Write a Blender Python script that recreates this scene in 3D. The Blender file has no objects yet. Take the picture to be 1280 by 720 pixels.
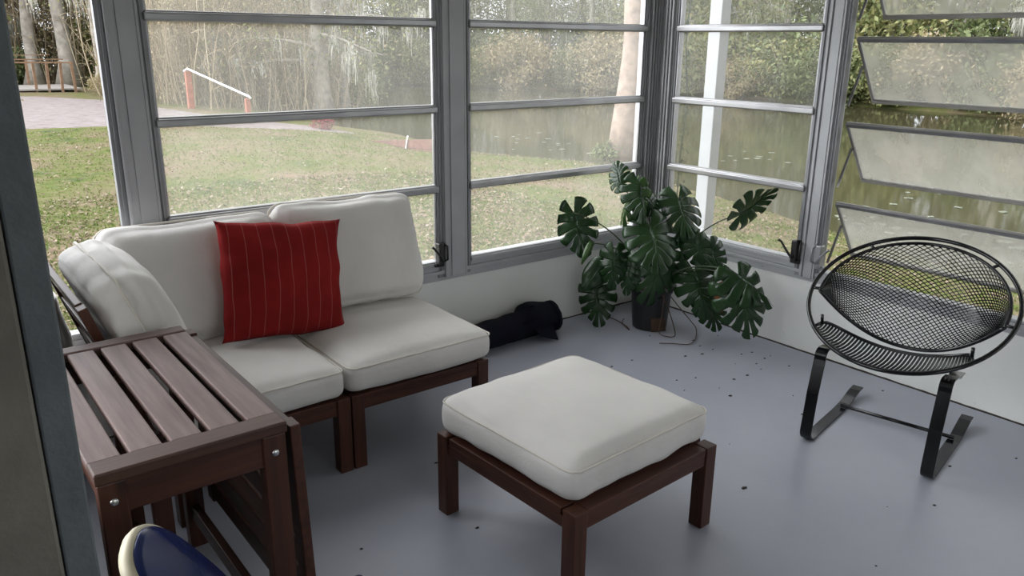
import bpy, bmesh, math, random
import numpy as np
from mathutils import Vector, Matrix, Euler, noise

random.seed(7); RNG = np.random.default_rng(7)
S = bpy.context.scene
COL = S.collection
PI = math.pi
R = math.radians

# ------------------------------------------------------------------ helpers
def tag(o, label=None, cat=None, group=None, kind=None):
    if label: o['label'] = label
    if cat: o['category'] = cat
    if group: o['group'] = group
    if kind: o['kind'] = kind
    return o

def empty(name, loc=(0, 0, 0), rz=0.0):
    o = bpy.data.objects.new(name, None)
    o.empty_display_size = .1
    o.location = loc; o.rotation_euler = (0, 0, rz)
    COL.objects.link(o)
    return o

def children(o):
    return [c for c in bpy.data.objects if c.parent is o]

def copy_tree(o, parent=None):
    c = o.copy(); COL.objects.link(c)
    if parent is not None: c.parent = parent
    for ch in list(o.children): copy_tree(ch, c)
    return c

class MB:
    """collects shapes, becomes ONE mesh object"""
    def __init__(s): s.v = []; s.f = []
    def add(s, vs, fs):
        n = len(s.v); s.v += [tuple(v) for v in vs]; s.f += [tuple(i + n for i in f) for f in fs]; return s
    def box(s, x0, x1, y0, y1, z0, z1, mat=None):
        vs = [Vector((x, y, z)) for z in (z0, z1) for y in (y0, y1) for x in (x0, x1)]
        if mat is not None: vs = [mat @ v for v in vs]
        return s.add(vs, [(0, 2, 3, 1), (4, 5, 7, 6), (0, 1, 5, 4), (2, 6, 7, 3), (0, 4, 6, 2), (1, 3, 7, 5)])
    def bar(s, p0, p1, w, h, up=(0, 0, 1)):
        p0, p1 = Vector(p0), Vector(p1); d = (p1 - p0); L = d.length; d.normalize()
        u = Vector(up); x = d.cross(u)
        if x.length < 1e-4: x = d.cross(Vector((1, 0, 0)))
        x.normalize(); z = x.cross(d)
        m = Matrix((x, d, z)).transposed().to_4x4(); m.translation = p0
        return s.box(-w / 2, w / 2, 0, L, -h / 2, h / 2, m)
    def tube(s, pts, r, seg=8, closed=False, cap=True):
        pts = [Vector(p) for p in pts]; n = len(pts)
        rr = r if isinstance(r, (list, tuple)) else [r] * n
        vs = []; fs = []; nrm = None
        for i, p in enumerate(pts):
            a = pts[i - 1] if (i > 0 or closed) else p
            b = pts[(i + 1) % n] if (i < n - 1 or closed) else p
            t = (b - a).normalized()
            if nrm is None:
                nrm = t.orthogonal().normalized()
            nrm = (nrm - t * nrm.dot(t))
            if nrm.length < 1e-6: nrm = t.orthogonal()
            nrm.normalize(); bi = t.cross(nrm)
            for k in range(seg):
                an = 2 * PI * k / seg
                vs.append(p + (nrm * math.cos(an) + bi * math.sin(an)) * rr[i])
        m = n if closed else n - 1
        for i in range(m):
            for k in range(seg):
                a = i * seg + k; b = i * seg + (k + 1) % seg
                c = ((i + 1) % n) * seg + (k + 1) % seg; d = ((i + 1) % n) * seg + k
                fs.append((a, b, c, d))
        if cap and not closed:
            fs.append(tuple(range(seg))[::-1]); fs.append(tuple((n - 1) * seg + k for k in range(seg)))
        return s.add(vs, fs)
    def lathe(s, prof, seg=28, c=(0, 0, 0)):
        vs = []; fs = []; n = len(prof)
        for (r, z) in prof:
            for k in range(seg):
                a = 2 * PI * k / seg
                vs.append((c[0] + r * math.cos(a), c[1] + r * math.sin(a), c[2] + z))
        for i in range(n - 1):
            for k in range(seg):
                k2 = (k + 1) % seg
                fs.append((i * seg + k, i * seg + k2, (i + 1) * seg + k2, (i + 1) * seg + k))
        return s.add(vs, fs)
    def ribbon(s, pts, w, t, side):
        """flat steel bar swept along pts; side = width direction"""
        pts = [Vector(p) for p in pts]; sd = Vector(side).normalized(); vs = []; fs = []
        for i, p in enumerate(pts):
            a = pts[max(0, i - 1)]; b = pts[min(len(pts) - 1, i + 1)]
            n = (b - a).normalized().cross(sd).normalized()
            vs += [p - sd * w / 2 - n * t / 2, p + sd * w / 2 - n * t / 2, p + sd * w / 2 + n * t / 2, p - sd * w / 2 + n * t / 2]
        m = len(pts)
        for i in range(m - 1):
            for k in range(4):
                fs.append((i * 4 + k, i * 4 + (k + 1) % 4, (i + 1) * 4 + (k + 1) % 4, (i + 1) * 4 + k))
        fs.append((0, 3, 2, 1)); fs.append(tuple((m - 1) * 4 + k for k in range(4)))
        return s.add(vs, fs)
    def build(s, name, mat, parent=None, bevel=0.0, smooth=False, segs=2):
        me = bpy.data.meshes.new(name); me.from_pydata(s.v, [], s.f); me.update()
        bm = bmesh.new(); bm.from_mesh(me); bmesh.ops.recalc_face_normals(bm, faces=bm.faces); bm.to_mesh(me); bm.free()
        me.materials.append(mat)
        o = bpy.data.objects.new(name, me); COL.objects.link(o)
        if parent is not None: o.parent = parent
        if smooth: me.polygons.foreach_set('use_smooth', [True] * len(me.polygons))
        if bevel:
            m = o.modifiers.new('bevel', 'BEVEL'); m.width = bevel; m.segments = segs; m.limit_method = 'ANGLE'
        return o

def np_mesh(name, verts, faces, mat, parent=None, smooth=False):
    """verts (n,3), faces (m,k) arrays"""
    me = bpy.data.meshes.new(name)
    verts = np.asarray(verts, dtype=np.float32); faces = np.asarray(faces, dtype=np.int32)
    m, k = faces.shape
    me.vertices.add(len(verts)); me.vertices.foreach_set('co', verts.ravel())
    me.loops.add(m * k); me.loops.foreach_set('vertex_index', faces.ravel())
    me.polygons.add(m); me.polygons.foreach_set('loop_start', np.arange(0, m * k, k, dtype=np.int32))
    try: me.polygons.foreach_set('loop_total', np.full(m, k, dtype=np.int32))
    except Exception: pass
    if smooth: me.polygons.foreach_set('use_smooth', np.ones(m, dtype=bool))
    me.update(calc_edges=True); me.validate()
    me.materials.append(mat)
    o = bpy.data.objects.new(name, me); COL.objects.link(o)
    if parent is not None: o.parent = parent
    return o

# ------------------------------------------------------------------ materials
class NT:
    def __init__(s, name):
        s.m = bpy.data.materials.new(name); s.m.use_nodes = True
        s.t = s.m.node_tree; s.n = s.t.nodes; s.b = s.n['Principled BSDF']; s.out = s.n['Material Output']
    def node(s, t, **kw):
        n = s.n.new(t)
        for k, v in kw.items():
            if k in n.inputs.keys(): n.inputs[k].default_value = v
            else: setattr(n, k, v)
        return n
    def link(s, a, b): s.t.links.new(a, b)
    def coords(s, kind='Object', scale=(1, 1, 1)):
        tc = s.node('ShaderNodeTexCoord'); mp = s.node('ShaderNodeMapping'); mp.inputs['Scale'].default_value = scale
        s.link(tc.outputs[kind], mp.inputs['Vector']); return mp.outputs[0]
    def noise(s, vec, scale, detail=4, rough=.55):
        n = s.node('ShaderNodeTexNoise', Scale=scale, Detail=detail, Roughness=rough); s.link(vec, n.inputs['Vector']); return n.outputs['Fac']
    def ramp(s, fac, stops):
        r = s.node('ShaderNodeValToRGB'); e = r.color_ramp.elements
        while len(e) < len(stops): e.new(.5)
        for i, (p, c) in enumerate(stops):
            e[i].position = p; e[i].color = (c[0], c[1], c[2], 1)
        s.link(fac, r.inputs[0]); return r.outputs[0]
    def mix(s, fac, a, b, blend='MIX'):
        m = s.node('ShaderNodeMix', data_type='RGBA', blend_type=blend)
        for i, v in ((0, fac), (6, a), (7, b)):
            if hasattr(v, 'node'): s.link(v, m.inputs[i])
            else: m.inputs[i].default_value = v if i == 0 else (v[0], v[1], v[2], 1)
        return m.outputs[2]
    def bump(s, h, strength=.2, dist=.01):
        b = s.node('ShaderNodeBump', Strength=strength, Distance=dist); s.link(h, b.inputs['Height']); s.link(b.outputs[0], s.b.inputs['Normal']); return b
    def set(s, **kw):
        for k, v in kw.items():
            k = {'rough': 'Roughness', 'metal': 'Metallic', 'col': 'Base Color', 'spec': 'Specular IOR Level', 'coat': 'Coat Weight'}.get(k, k)
            if hasattr(v, 'node'): s.link(v, s.b.inputs[k])
            else:
                if k == 'Base Color' and len(v) == 3: v = (*v, 1)
                s.b.inputs[k].default_value = v
        return s

def simple(name, col, rough=.6, metal=0, var=.12, scale=8, spec=.5, bump=0):
    t = NT(name); v = t.coords(); f = t.noise(v, scale)
    a = tuple(c * (1 - var) for c in col); b = tuple(min(1, c * (1 + var)) for c in col)
    t.set(col=t.ramp(f, [(.3, a), (.7, b)]), rough=rough, metal=metal, spec=spec)
    if bump: t.bump(t.noise(v, scale * 6), bump, .004)
    return t.m

def wood_mat(name, axis, dark, light, rough=.45, spec=.32):
    t = NT(name); sc = [22, 22, 22]; sc[axis] = 1.3
    v = t.coords('Object', sc); f = t.noise(v, 2.2, 6, .6); g = t.noise(t.coords('Object', (3, 3, 3)), 2.0, 3)
    c = t.ramp(f, [(.25, dark), (.75, light)])
    c = t.mix(g, c, tuple(x * .62 for x in dark), 'MIX') if False else c
    kn = t.node('ShaderNodeTexVoronoi', Scale=2.3); ks = [2.2, 2.2, 2.2]; ks[axis] = 1.0
    t.link(t.coords('Object', ks), kn.inputs['Vector'])
    kf = t.ramp(kn.outputs['Distance'], [(.04, (1, 1, 1)), (.10, (0, 0, 0))])
    c = t.mix(kf, c, tuple(x * .35 for x in dark))
    t.set(col=c, rough=rough, spec=spec); t.bump(f, .12, .003)
    return t.m

def fabric_mat(name, col, wrinkle=.55):
    t = NT(name); v = t.coords('Object')
    f = t.noise(v, 3.0, 3); col2 = tuple(c * .9 for c in col)
    st = t.noise(v, 9.0, 2)
    c = t.ramp(f, [(.3, col2), (.65, col)])
    t.set(col=c, rough=.9, spec=.2)
    t.b.inputs['Sheen Weight'].default_value = .15
    w = t.node('ShaderNodeTexWave', Scale=260.0, Distortion=.0); t.link(v, w.inputs['Vector'])
    m1 = t.node('ShaderNodeMath', operation='MULTIPLY_ADD'); t.link(t.noise(t.coords('Object', (1.0, .55, 1.6)), 8, 4), m1.inputs[0]); m1.inputs[1].default_value = 1.0
    m2 = t.node('ShaderNodeMath', operation='MULTIPLY'); t.link(w.outputs['Fac'], m2.inputs[0]); m2.inputs[1].default_value = .03
    t.link(m2.outputs[0], m1.inputs[2]); t.bump(m1.outputs[0], wrinkle, .012)
    return t.m

def foliage_mat(name, cols, rough=.6, transl=.3, spec=.3):
    t = NT(name)
    g = t.node('ShaderNodeNewGeometry')
    c = t.ramp(g.outputs['Random Per Island'], [(i / (len(cols) - 1), cc) for i, cc in enumerate(cols)])
    oi = t.node('ShaderNodeObjectInfo')
    hs = t.node('ShaderNodeHueSaturation'); t.link(c, hs.inputs['Color'])
    mr = t.node('ShaderNodeMapRange'); t.link(oi.outputs['Random'], mr.inputs[0]); mr.inputs[3].default_value = .8; mr.inputs[4].default_value = 1.2
    t.link(mr.outputs[0], hs.inputs['Value'])
    t.set(col=hs.outputs[0], rough=rough, spec=spec)
    tr = t.node('ShaderNodeBsdfTranslucent'); t.link(hs.outputs[0], tr.inputs[0])
    ms = t.node('ShaderNodeMixShader'); ms.inputs[0].default_value = transl
    t.link(t.b.outputs[0], ms.inputs[1]); t.link(tr.outputs[0], ms.inputs[2]); t.link(ms.outputs[0], t.out.inputs[0])
    return t.m

def srgb(r, g, b):
    f = lambda c: (c / 255 / 12.92) if c / 255 <= .04045 else ((c / 255 + .055) / 1.055) ** 2.4
    return (f(r), f(g), f(b))

M = {}
M['wood_x'] = wood_mat('stained_wood_x', 0, (.034, .011, .0065), (.092, .033, .019))
M['wood_y'] = wood_mat('stained_wood_y', 1, (.034, .011, .0065), (.092, .033, .019))
M['wood_z'] = wood_mat('stained_wood_z', 2, (.034, .011, .0065), (.092, .033, .019))
M['wood_worn'] = wood_mat('weathered_wood', 1, (.085, .048, .040), (.21, .145, .130), rough=.5)  # tabletop stain made paler: sky gloss is put into the colour
M['wood_sheen_x'] = wood_mat('sheen_toned_wood_x', 0, (.060, .032, .026), (.14, .088, .075), rough=.5)  # rear rail version, sky gloss likewise mixed into the colour
M['wood_rail'] = wood_mat('stained_rail', 0, (.040, .016, .010), (.085, .040, .027), rough=.5, spec=.35)
M['canvas'] = fabric_mat('cream_canvas', (.72, .695, .665))
M['piping'] = simple('cream_piping', (.66, .62, .56), .9, 0, .05)
# red pillow with thin pale vertical stitched stripes
t = NT('red_striped_cotton'); v = t.coords('Object'); sx = t.node('ShaderNodeSeparateXYZ'); t.link(v, sx.inputs[0])
m1 = t.node('ShaderNodeMath', operation='MULTIPLY_ADD'); t.link(sx.outputs[0], m1.inputs[0]); m1.inputs[1].default_value = 1 / .0535; m1.inputs[2].default_value = 10.3
m2 = t.node('ShaderNodeMath', operation='FRACT'); t.link(m1.outputs[0], m2.inputs[0])
m3 = t.node('ShaderNodeMath', operation='COMPARE'); t.link(m2.outputs[0], m3.inputs[0]); m3.inputs[1].default_value = .5; m3.inputs[2].default_value = .02
z1 = t.node('ShaderNodeMath', operation='MULTIPLY'); t.link(sx.outputs[2], z1.inputs[0]); z1.inputs[1].default_value = 160
z2 = t.node('ShaderNodeMath', operation='FRACT'); t.link(z1.outputs[0], z2.inputs[0])
z3 = t.node('ShaderNodeMath', operation='GREATER_THAN'); t.link(z2.outputs[0], z3.inputs[0]); z3.inputs[1].default_value = .35
m4 = t.node('ShaderNodeMath', operation='MULTIPLY'); t.link(m3.outputs[0], m4.inputs[0]); t.link(z3.outputs[0], m4.inputs[1])
base = t.ramp(t.noise(v, 7, 3), [(.3, (.17, .0085, .009)), (.7, (.235, .013, .012))])
t.set(col=t.mix(m4.outputs[0], base, (.33, .12, .11)), rough=.92, spec=.15); t.bump(t.noise(v, 16, 4), .25, .01)
M['red'] = t.m
# painted concrete floor
t = NT('grey_blue_floor_paint'); v = t.coords('Object')
f = t.noise(v, 1.3, 6, .6); f2 = t.noise(v, 14, 5, .7)
c = t.ramp(f, [(.3, (.31, .325, .385)), (.7, (.39, .40, .455))])
c = t.mix(t.ramp(f2, [(.60, (0, 0, 0)), (.78, (.35, .35, .35))]), c, (.42, .43, .45))
t.set(col=c, rough=t.ramp(f, [(.3, (.30,) * 3), (.7, (.46,) * 3)]), spec=.5); t.bump(f2, .05, .004)
M['floor'] = t.m
# painted knee wall: white, grubby
t = NT('white_wall_paint'); v = t.coords('Object')
f = t.noise(v, 1.6, 5); f2 = t.noise(v, 26, 3, .7)
c = t.ramp(f, [(.3, (.70, .70, .67)), (.7, (.78, .78, .75))])
c = t.mix(t.ramp(f2, [(.66, (0, 0, 0)), (.76, (.5, .5, .5))]), c, (.40, .36, .29))
t.set(col=c, rough=.55, spec=.4); t.bump(t.noise(v, 60, 3), .08, .003)
M['wall'] = t.m
M['ceiling'] = simple('ceiling_paint', (.75, .75, .73), .8, 0, .04)
M['jamb_grey'] = simple('grey_jamb_paint', (.155, .175, .185), .6, 0, .15, 9, bump=.5)
M['jamb_beige'] = simple('beige_jamb_plaster', (.25, .23, .19), .8, 0, .2, 6, bump=.6)
t = NT('dull_aluminium'); v = t.coords('Object'); f = t.noise(v, 5, 4)
t.set(col=t.ramp(f, [(.3, (.30, .295, .30)), (.7, (.40, .395, .40))]), metal=.85, rough=.30)
M['alu'] = t.m
t = NT('painted_mullion'); v = t.coords('Object'); f = t.noise(v, 4, 4)
t.set(col=t.ramp(f, [(.3, (.36, .36, .37)), (.7, (.44, .44, .45))]), metal=.2, rough=.45)
M['mullion'] = t.m
M['frame_paint'] = simple('dull_frame_paint', (.24, .24, .25), .45, .2, .08)
M['handle'] = simple('dark_bronze_handle', (.045, .042, .042), .4, .6)
M['handle_pale'] = simple('grey_cast_handle', (.32, .32, .33), .4, .6)
M['rubber'] = simple('black_gap', (.01, .01, .01), .8)
# hazy old vinyl / plastic panes
def pane_mat(name, haze):
    t = NT(name); v = t.coords('Object', (5, 5, 1.1))
    f = t.noise(v, 2.0, 4); fac = t.node('ShaderNodeMapRange'); t.link(f, fac.inputs[0])
    fac.inputs[1].default_value = .3; fac.inputs[2].default_value = .7; fac.inputs[3].default_value = haze * .8; fac.inputs[4].default_value = haze * 1.2
    tr = t.node('ShaderNodeBsdfTransparent'); tr.inputs[0].default_value = (.985, .985, .98, 1)
    d = t.node('ShaderNodeBsdfDiffuse'); d.inputs[0].default_value = (.84, .82, .76, 1)
    tl = t.node('ShaderNodeBsdfTranslucent'); tl.inputs[0].default_value = (.90, .87, .79, 1)
    mx = t.node('ShaderNodeMixShader'); mx.inputs[0].default_value = .72; t.link(d.outputs[0], mx.inputs[1]); t.link(tl.outputs[0], mx.inputs[2])
    m0 = t.node('ShaderNodeMixShader'); t.link(fac.outputs[0], m0.inputs[0]); t.link(tr.outputs[0], m0.inputs[1]); t.link(mx.outputs[0], m0.inputs[2])
    gl = t.node('ShaderNodeBsdfGlossy'); gl.inputs['Roughness'].default_value = .12
    fr = t.node('ShaderNodeFresnel'); fr.inputs[0].default_value = 1.3
    m3 = t.node('ShaderNodeMixShader'); fm = t.node('ShaderNodeMath', operation='MULTIPLY'); t.link(fr.outputs[0], fm.inputs[0]); fm.inputs[1].default_value = .5
    t.link(fm.outputs[0], m3.inputs[0]); t.link(m0.outputs[0], m3.inputs[1]); t.link(gl.outputs[0], m3.inputs[2])
    t.link(m3.outputs[0], t.out.inputs[0])
    return t.m
M['pane'] = pane_mat('hazy_vinyl_pane', .085)
M['pane_open'] = pane_mat('hazier_vinyl_pane', .29)
M['black_steel'] = simple('gloss_black_steel', (.005, .005, .006), .16, 0, .1, spec=.45)
M['pot'] = simple('black_plastic_pot', (.010, .010, .013), .45)
M['soil'] = simple('potting_soil', (.03, .02, .013), .95, bump=.8)
M['chrome'] = simple('steel_bolt', (.7, .7, .7), .25, 1)
M['navy'] = fabric_mat('navy_nylon', (.006, .006, .014), .5); M['navy'].node_tree.nodes['Principled BSDF'].inputs['Sheen Weight'].default_value = 0
M['blue_vinyl'] = simple('blue_vinyl', (.008, .018, .095), .22, 0, .1, spec=.4)
M['cream_vinyl'] = simple('cream_vinyl_edge', (.50, .45, .32), .5, 0, .1)
M['sack'] = fabric_mat('pale_sack', (.82, .82, .78), .6)
M['root'] = simple('aerial_root', (.09, .055, .035), .8)
M['petiole'] = simple('monstera_petiole', (.035, .065, .02), .45)
def leaf_mat(name, a, b, rough=.26):
    t = NT(name); v = t.coords('Object'); f = t.noise(v, 9, 3)
    t.set(col=t.ramp(f, [(.3, a), (.7, b)]), rough=rough, spec=.5)
    tr = t.node('ShaderNodeBsdfTranslucent'); tr.inputs[0].default_value = (a[0] * 2.2, b[1] * 2.0, a[2] * .9, 1)
    ms = t.node('ShaderNodeMixShader'); ms.inputs[0].default_value = .22
    t.link(t.b.outputs[0], ms.inputs[1]); t.link(tr.outputs[0], ms.inputs[2]); t.link(ms.outputs[0], t.out.inputs[0])
    return t.m
M['leaf'] = leaf_mat('monstera_leaf', (.014, .042, .013), (.028, .075, .022))
M['leaf_bright'] = leaf_mat('monstera_young_leaf', (.03, .085, .012), (.06, .14, .025))
M['leaf_dead'] = leaf_mat('monstera_dead_leaf', (.14, .05, .015), (.24, .10, .03), .8)
M['bark_pale'] = simple('pale_bark', (.27, .205, .165), .9, 0, .3, 5, bump=.8)
M['bark_grey'] = simple('grey_bark', (.26, .235, .20), .9, 0, .35, 4, bump=.8)
M['dock_wood'] = simple('weathered_dock_wood', (.23, .14, .085), .8, 0, .25)
M['deck_grey'] = simple('grey_deck_boards', (.24, .22, .20), .8, 0, .2)
M['redwood'] = simple('red_stained_post', (.30, .10, .06), .75, 0, .2)
M['red_board'] = simple('rusty_red_board', (.13, .062, .046), .85, 0, .3)
M['white_pipe'] = simple('white_pvc', (.85, .86, .88), .35, 0, .03)
M['white_post'] = simple('white_painted_post', (.33, .335, .34), .5, 0, .04)
M['moss'] = foliage_mat('spanish_moss', [(0.338, 0.325, 0.275), (0.45, 0.438, 0.388), (0.55, 0.537, 0.475)], .9, .25, .1)
M['twig'] = foliage_mat('bare_twigs', [(0.2, 0.155, 0.1), (0.29, 0.235, 0.16), (0.37, 0.31, 0.22)], .9, 0, .1)
M['fol_olive'] = foliage_mat('olive_foliage', [(0.083, 0.105, 0.039), (0.165, 0.188, 0.068), (0.3, 0.277, 0.128), (0.225, 0.24, 0.09)])
M['fol_green'] = foliage_mat('green_foliage', [(.075, .10, .040), (.135, .165, .065), (.21, .235, .11)])
M['fol_tan'] = foliage_mat('tan_foliage', [(0.23, 0.176, 0.095), (0.365, 0.29, 0.176), (0.284, 0.257, 0.121), (0.446, 0.365, 0.243)])
M['fol_pink'] = foliage_mat('azalea_foliage', [(.45, .06, .14), (.10, .12, .04), (.60, .16, .26)])
M['pad'] = foliage_mat('lily_pad_skin', [(0.12, 0.132, 0.09), (0.162, 0.174, 0.126)], .3, 0, .5)
M['grassblade'] = foliage_mat('grass_blades', [(.07, .105, .030), (.10, .145, .03), (.14, .155, .05), (.17, .145, .085)], .7, .4, .2)
M['litter'] = foliage_mat('leaf_litter', [(.17, .115, .075), (.24, .185, .13), (.10, .07, .045), (.30, .25, .20)], .8, .1, .2)
M['speck'] = simple('floor_debris', (.03, .022, .016), .9)

# ------------------------------------------------------------------ camera and view
cam_d = bpy.data.cameras.new('camera'); cam = bpy.data.objects.new('camera', cam_d); COL.objects.link(cam)
yaw, pitch, roll = 0.664801, 0.299469, 0.010131
fwd = Vector((math.sin(yaw) * math.cos(pitch), math.cos(yaw) * math.cos(pitch), -math.sin(pitch)))
rgt = Vector((math.cos(yaw), -math.sin(yaw), 0)); upv = rgt.cross(fwd)
r2 = rgt * math.cos(roll) + upv * math.sin(roll); u2 = upv * math.cos(roll) - rgt * math.sin(roll)
mw = Matrix((r2, u2, -fwd)).transposed().to_4x4(); mw.translation = (-3.54078, -3.19706, 1.50685)
cam.matrix_world = mw
cam_d.sensor_width = 36; cam_d.lens = 997.237 / 1280 * 36; cam_d.clip_start = .02; cam_d.clip_end = 300
S.camera = cam
S.view_settings.view_transform = 'Standard'; S.view_settings.look = 'None'
S.view_settings.exposure = 1.68; S.view_settings.gamma = 1.0; S.view_settings.use_curve_mapping = False
S.cycles.use_denoising = True
S.cycles.max_bounces = 12; S.cycles.diffuse_bounces = 6; S.cycles.transparent_max_bounces = 24; S.cycles.sample_clamp_indirect = 6

# overcast sky
w = bpy.data.worlds.new('overcast_sky'); S.world = w; w.use_nodes = True
wn = w.node_tree.nodes; wl = w.node_tree.links; bg = wn['Background']
tc = wn.new('ShaderNodeTexCoord'); sx = wn.new('ShaderNodeSeparateXYZ'); wl.new(tc.outputs['Generated'], sx.inputs[0])
rp = wn.new('ShaderNodeValToRGB'); wl.new(sx.outputs[2], rp.inputs[0])
e = rp.color_ramp.elements; e[0].position = 0; e[0].color = (.86, .90, .95, 1); e[1].position = 1; e[1].color = (1.0, 1.02, 1.06, 1)
nrm_ = wn.new('ShaderNodeVectorMath'); nrm_.operation = 'NORMALIZE'; wl.new(tc.outputs['Generated'], nrm_.inputs[0])
dp = wn.new('ShaderNodeVectorMath'); dp.operation = 'DOT_PRODUCT'; wl.new(nrm_.outputs[0], dp.inputs[0]); dp.inputs[1].default_value = Vector((-.70, .54, .46)).normalized()
mx_ = wn.new('ShaderNodeMath'); mx_.operation = 'MAXIMUM'; wl.new(dp.outputs['Value'], mx_.inputs[0]); mx_.inputs[1].default_value = 0
pw = wn.new('ShaderNodeMath'); pw.operation = 'POWER'; wl.new(mx_.outputs[0], pw.inputs[0]); pw.inputs[1].default_value = 3.0
ma = wn.new('ShaderNodeMath'); ma.operation = 'MULTIPLY_ADD'; wl.new(pw.outputs[0], ma.inputs[0]); ma.inputs[1].default_value = 2.8; ma.inputs[2].default_value = .8
wl.new(rp.outputs[0], bg.inputs[0]); wl.new(ma.outputs[0], bg.inputs[1])      # thin cloud, brightest towards the hidden sun

# ------------------------------------------------------------------ porch shell
XL, YF, ZT = -3.42, -4.4, 2.42
SILL, HEAD = .386, 2.0
def struct(o): o['kind'] = 'structure'; return o
b = MB(); b.box(XL - 2.3, .10, YF - .1, .10, -.30, 0.0); struct(b.build('floor', M['floor']))
b = MB(); b.box(XL - 2.3, 1.15, YF - .3, .30, ZT, ZT + .12); struct(b.build('ceiling', M['ceiling']))
b = MB(); b.box(XL - .036, .10, 0, .10, 0, SILL); b.box(XL - .036, .10, 0, .10, HEAD, ZT); struct(b.build('wall_back', M['wall'], bevel=.004))
b = MB(); b.box(0, .10, YF - .1, 0, 0, SILL); b.box(0, .10, YF - .1, 0, HEAD, ZT); struct(b.build('wall_right', M['wall'], bevel=.004))
b = MB(); b.box(XL - .036, 0, YF - .1, YF, 0, .6); b.box(XL - .036, 0, YF - .1, YF, 2.1, ZT); b.box(XL - .036, XL + .3, YF - .1, YF, .6, 2.1); b.box(-1.9, 0, YF - .1, YF, .6, 2.1); struct(b.build('wall_front', M['wall']))  # opening in this unseen wall is added for weak frontal fill light
# house wall with the doorway the photograph is taken from
b = MB(); b.box(XL - .036, XL, -2.21, -2.05, 0, ZT); b.box(XL - .036, XL, -2.05, 0, 0, .66); b.box(XL - .036, XL, -2.05, 0, 2.1, ZT); b.box(XL - .036, XL, -.85, 0, .66, 2.1); b.box(XL - .036, XL, YF, -3.5, 0, ZT); b.box(XL - .036, XL, -3.5, -2.21, 2.15, ZT)  # the unseen opening past the jamb is added to let in side light
struct(b.build('wall_left', M['jamb_grey'], bevel=.003))
b = MB(); b.box(XL - .20, XL - .0375, -2.212, -2.10, 0, ZT); struct(b.build('trim_1', M['jamb_beige'], bevel=.004))
b = MB(); b.box(XL - 2.3, XL - .2, -2.12, -2.02, 0, ZT); b.box(XL - 2.3, XL - 2.2, YF, -2.12, 0, ZT); b.box(XL - 2.3, XL - .036, YF - .1, YF, 0, ZT)
struct(b.build('wall_house', M['jamb_beige']))

for nm_, ax_, L0, L1 in (('grime_line_back', 0, XL, -.01), ('grime_line_right', 1, YF, -.01)):  # uneven dark line of grime where wall meets floor
    b = MB(); nseg = 120; vs = []; fs = []
    for i in range(nseg + 1):
        a = L0 + (L1 - L0) * i / nseg; wv = .007 + .006 * noise.noise(Vector((a * 6, ax_, 2))) + .003 * noise.noise(Vector((a * 31, ax_, 5))); hv = .004 + .003 * noise.noise(Vector((a * 17, ax_, 9)))
        for (o_, z_) in ((-.0005, .0), (-.0005 - max(.002, wv), .0), (-.0005 - max(.002, wv) * .8, max(.0012, hv) * .5), (-.0005, max(.0015, hv) + .002)):
            vs.append((a, o_, z_) if ax_ == 0 else (o_, a, z_))
    for i in range(nseg):
        for k in range(4): fs.append((i * 4 + k, i * 4 + (k + 1) % 4, (i + 1) * 4 + (k + 1) % 4, (i + 1) * 4 + k))
    b.add(vs, fs); struct(b.build(nm_, M['speck']))

def post(name, x0, x1, y0, y1, ribs, axis):
    b = MB(); b.box(x0, x1, y0, y1, SILL + .005, HEAD)
    for (a, wd, d) in ribs:                        # vertical extruded ribs standing proud of the face
        if axis == 'x': b.box(a - wd / 2, a + wd / 2, y0 - d, y0 + .004, SILL + .005, HEAD)
        else: b.box(x0 - d, x0 + .004, a - wd / 2, a + wd / 2, SILL + .005, HEAD)
    return struct(b.build(name, M['mullion'], bevel=.0025))
post('trim_2', -2.865, -2.752, -.012, .07, [(-2.858, .012, .012), (-2.79, .070, .006), (-2.757, .010, .010)], 'x')
post('trim_3', -1.470, -1.333, -.012, .07, [(-1.458, .016, .010), (-1.385, .082, .006), (-1.341, .012, .008)], 'x')
b = MB(); b.box(-.092, .07, -.012, .07, SILL + .005, HEAD); b.box(-.012, .07, -.118, .0, SILL + .005, HEAD)
for a in (-.084, -.062, -.040): b.box(a - .006, a + .006, -.026, -.008, SILL + .005, HEAD)
for a in (-.110, -.088, -.066): b.box(-.026, -.008, a - .006, a + .006, SILL + .005, HEAD)
b.box(-.03, -.012, -.03, -.012, SILL + .005, HEAD)
struct(b.build('trim_4', M['mullion'], bevel=.002))
post('trim_5', -.012, .07, -1.128, -1.042, [(-1.052, .014, .010), (-1.088, .046, .006), (-1.121, .010, .010)], 'y')
post('trim_6', -.012, .07, -2.56, -2.46, [(-2.51, .05, .006)], 'y')
post('trim_7', -.012, .07, -3.93, -3.83, [(-3.88, .05, .006)], 'y')
# sill extrusions under the windows
def sill_strip(name, x0, x1, axis):
    b = MB()
    if axis == 'x':
        b.box(x0, x1, -.006, .02, SILL - .012, SILL + .022); b.box(x0, x1, -.014, .02, SILL + .022, SILL + .040)
    else:
        b.box(-.006, .02, x0, x1, SILL - .012, SILL + .022); b.box(-.014, .02, x0, x1, SILL + .022, SILL + .040)
    for i in range(int((x1 - x0) / .31)):
        p = x0 + .17 + i * .31
        if axis == 'x': b.box(p - .005, p + .005, -.009, 0, SILL, SILL + .010)
        else: b.box(-.009, 0, p - .005, p + .005, SILL, SILL + .010)
    return struct(b.build(name, M['mullion'], bevel=.0015))
sill_strip('trim_8', XL, -.01, 'x'); sill_strip('trim_9', YF, -.01, 'y')

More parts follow.
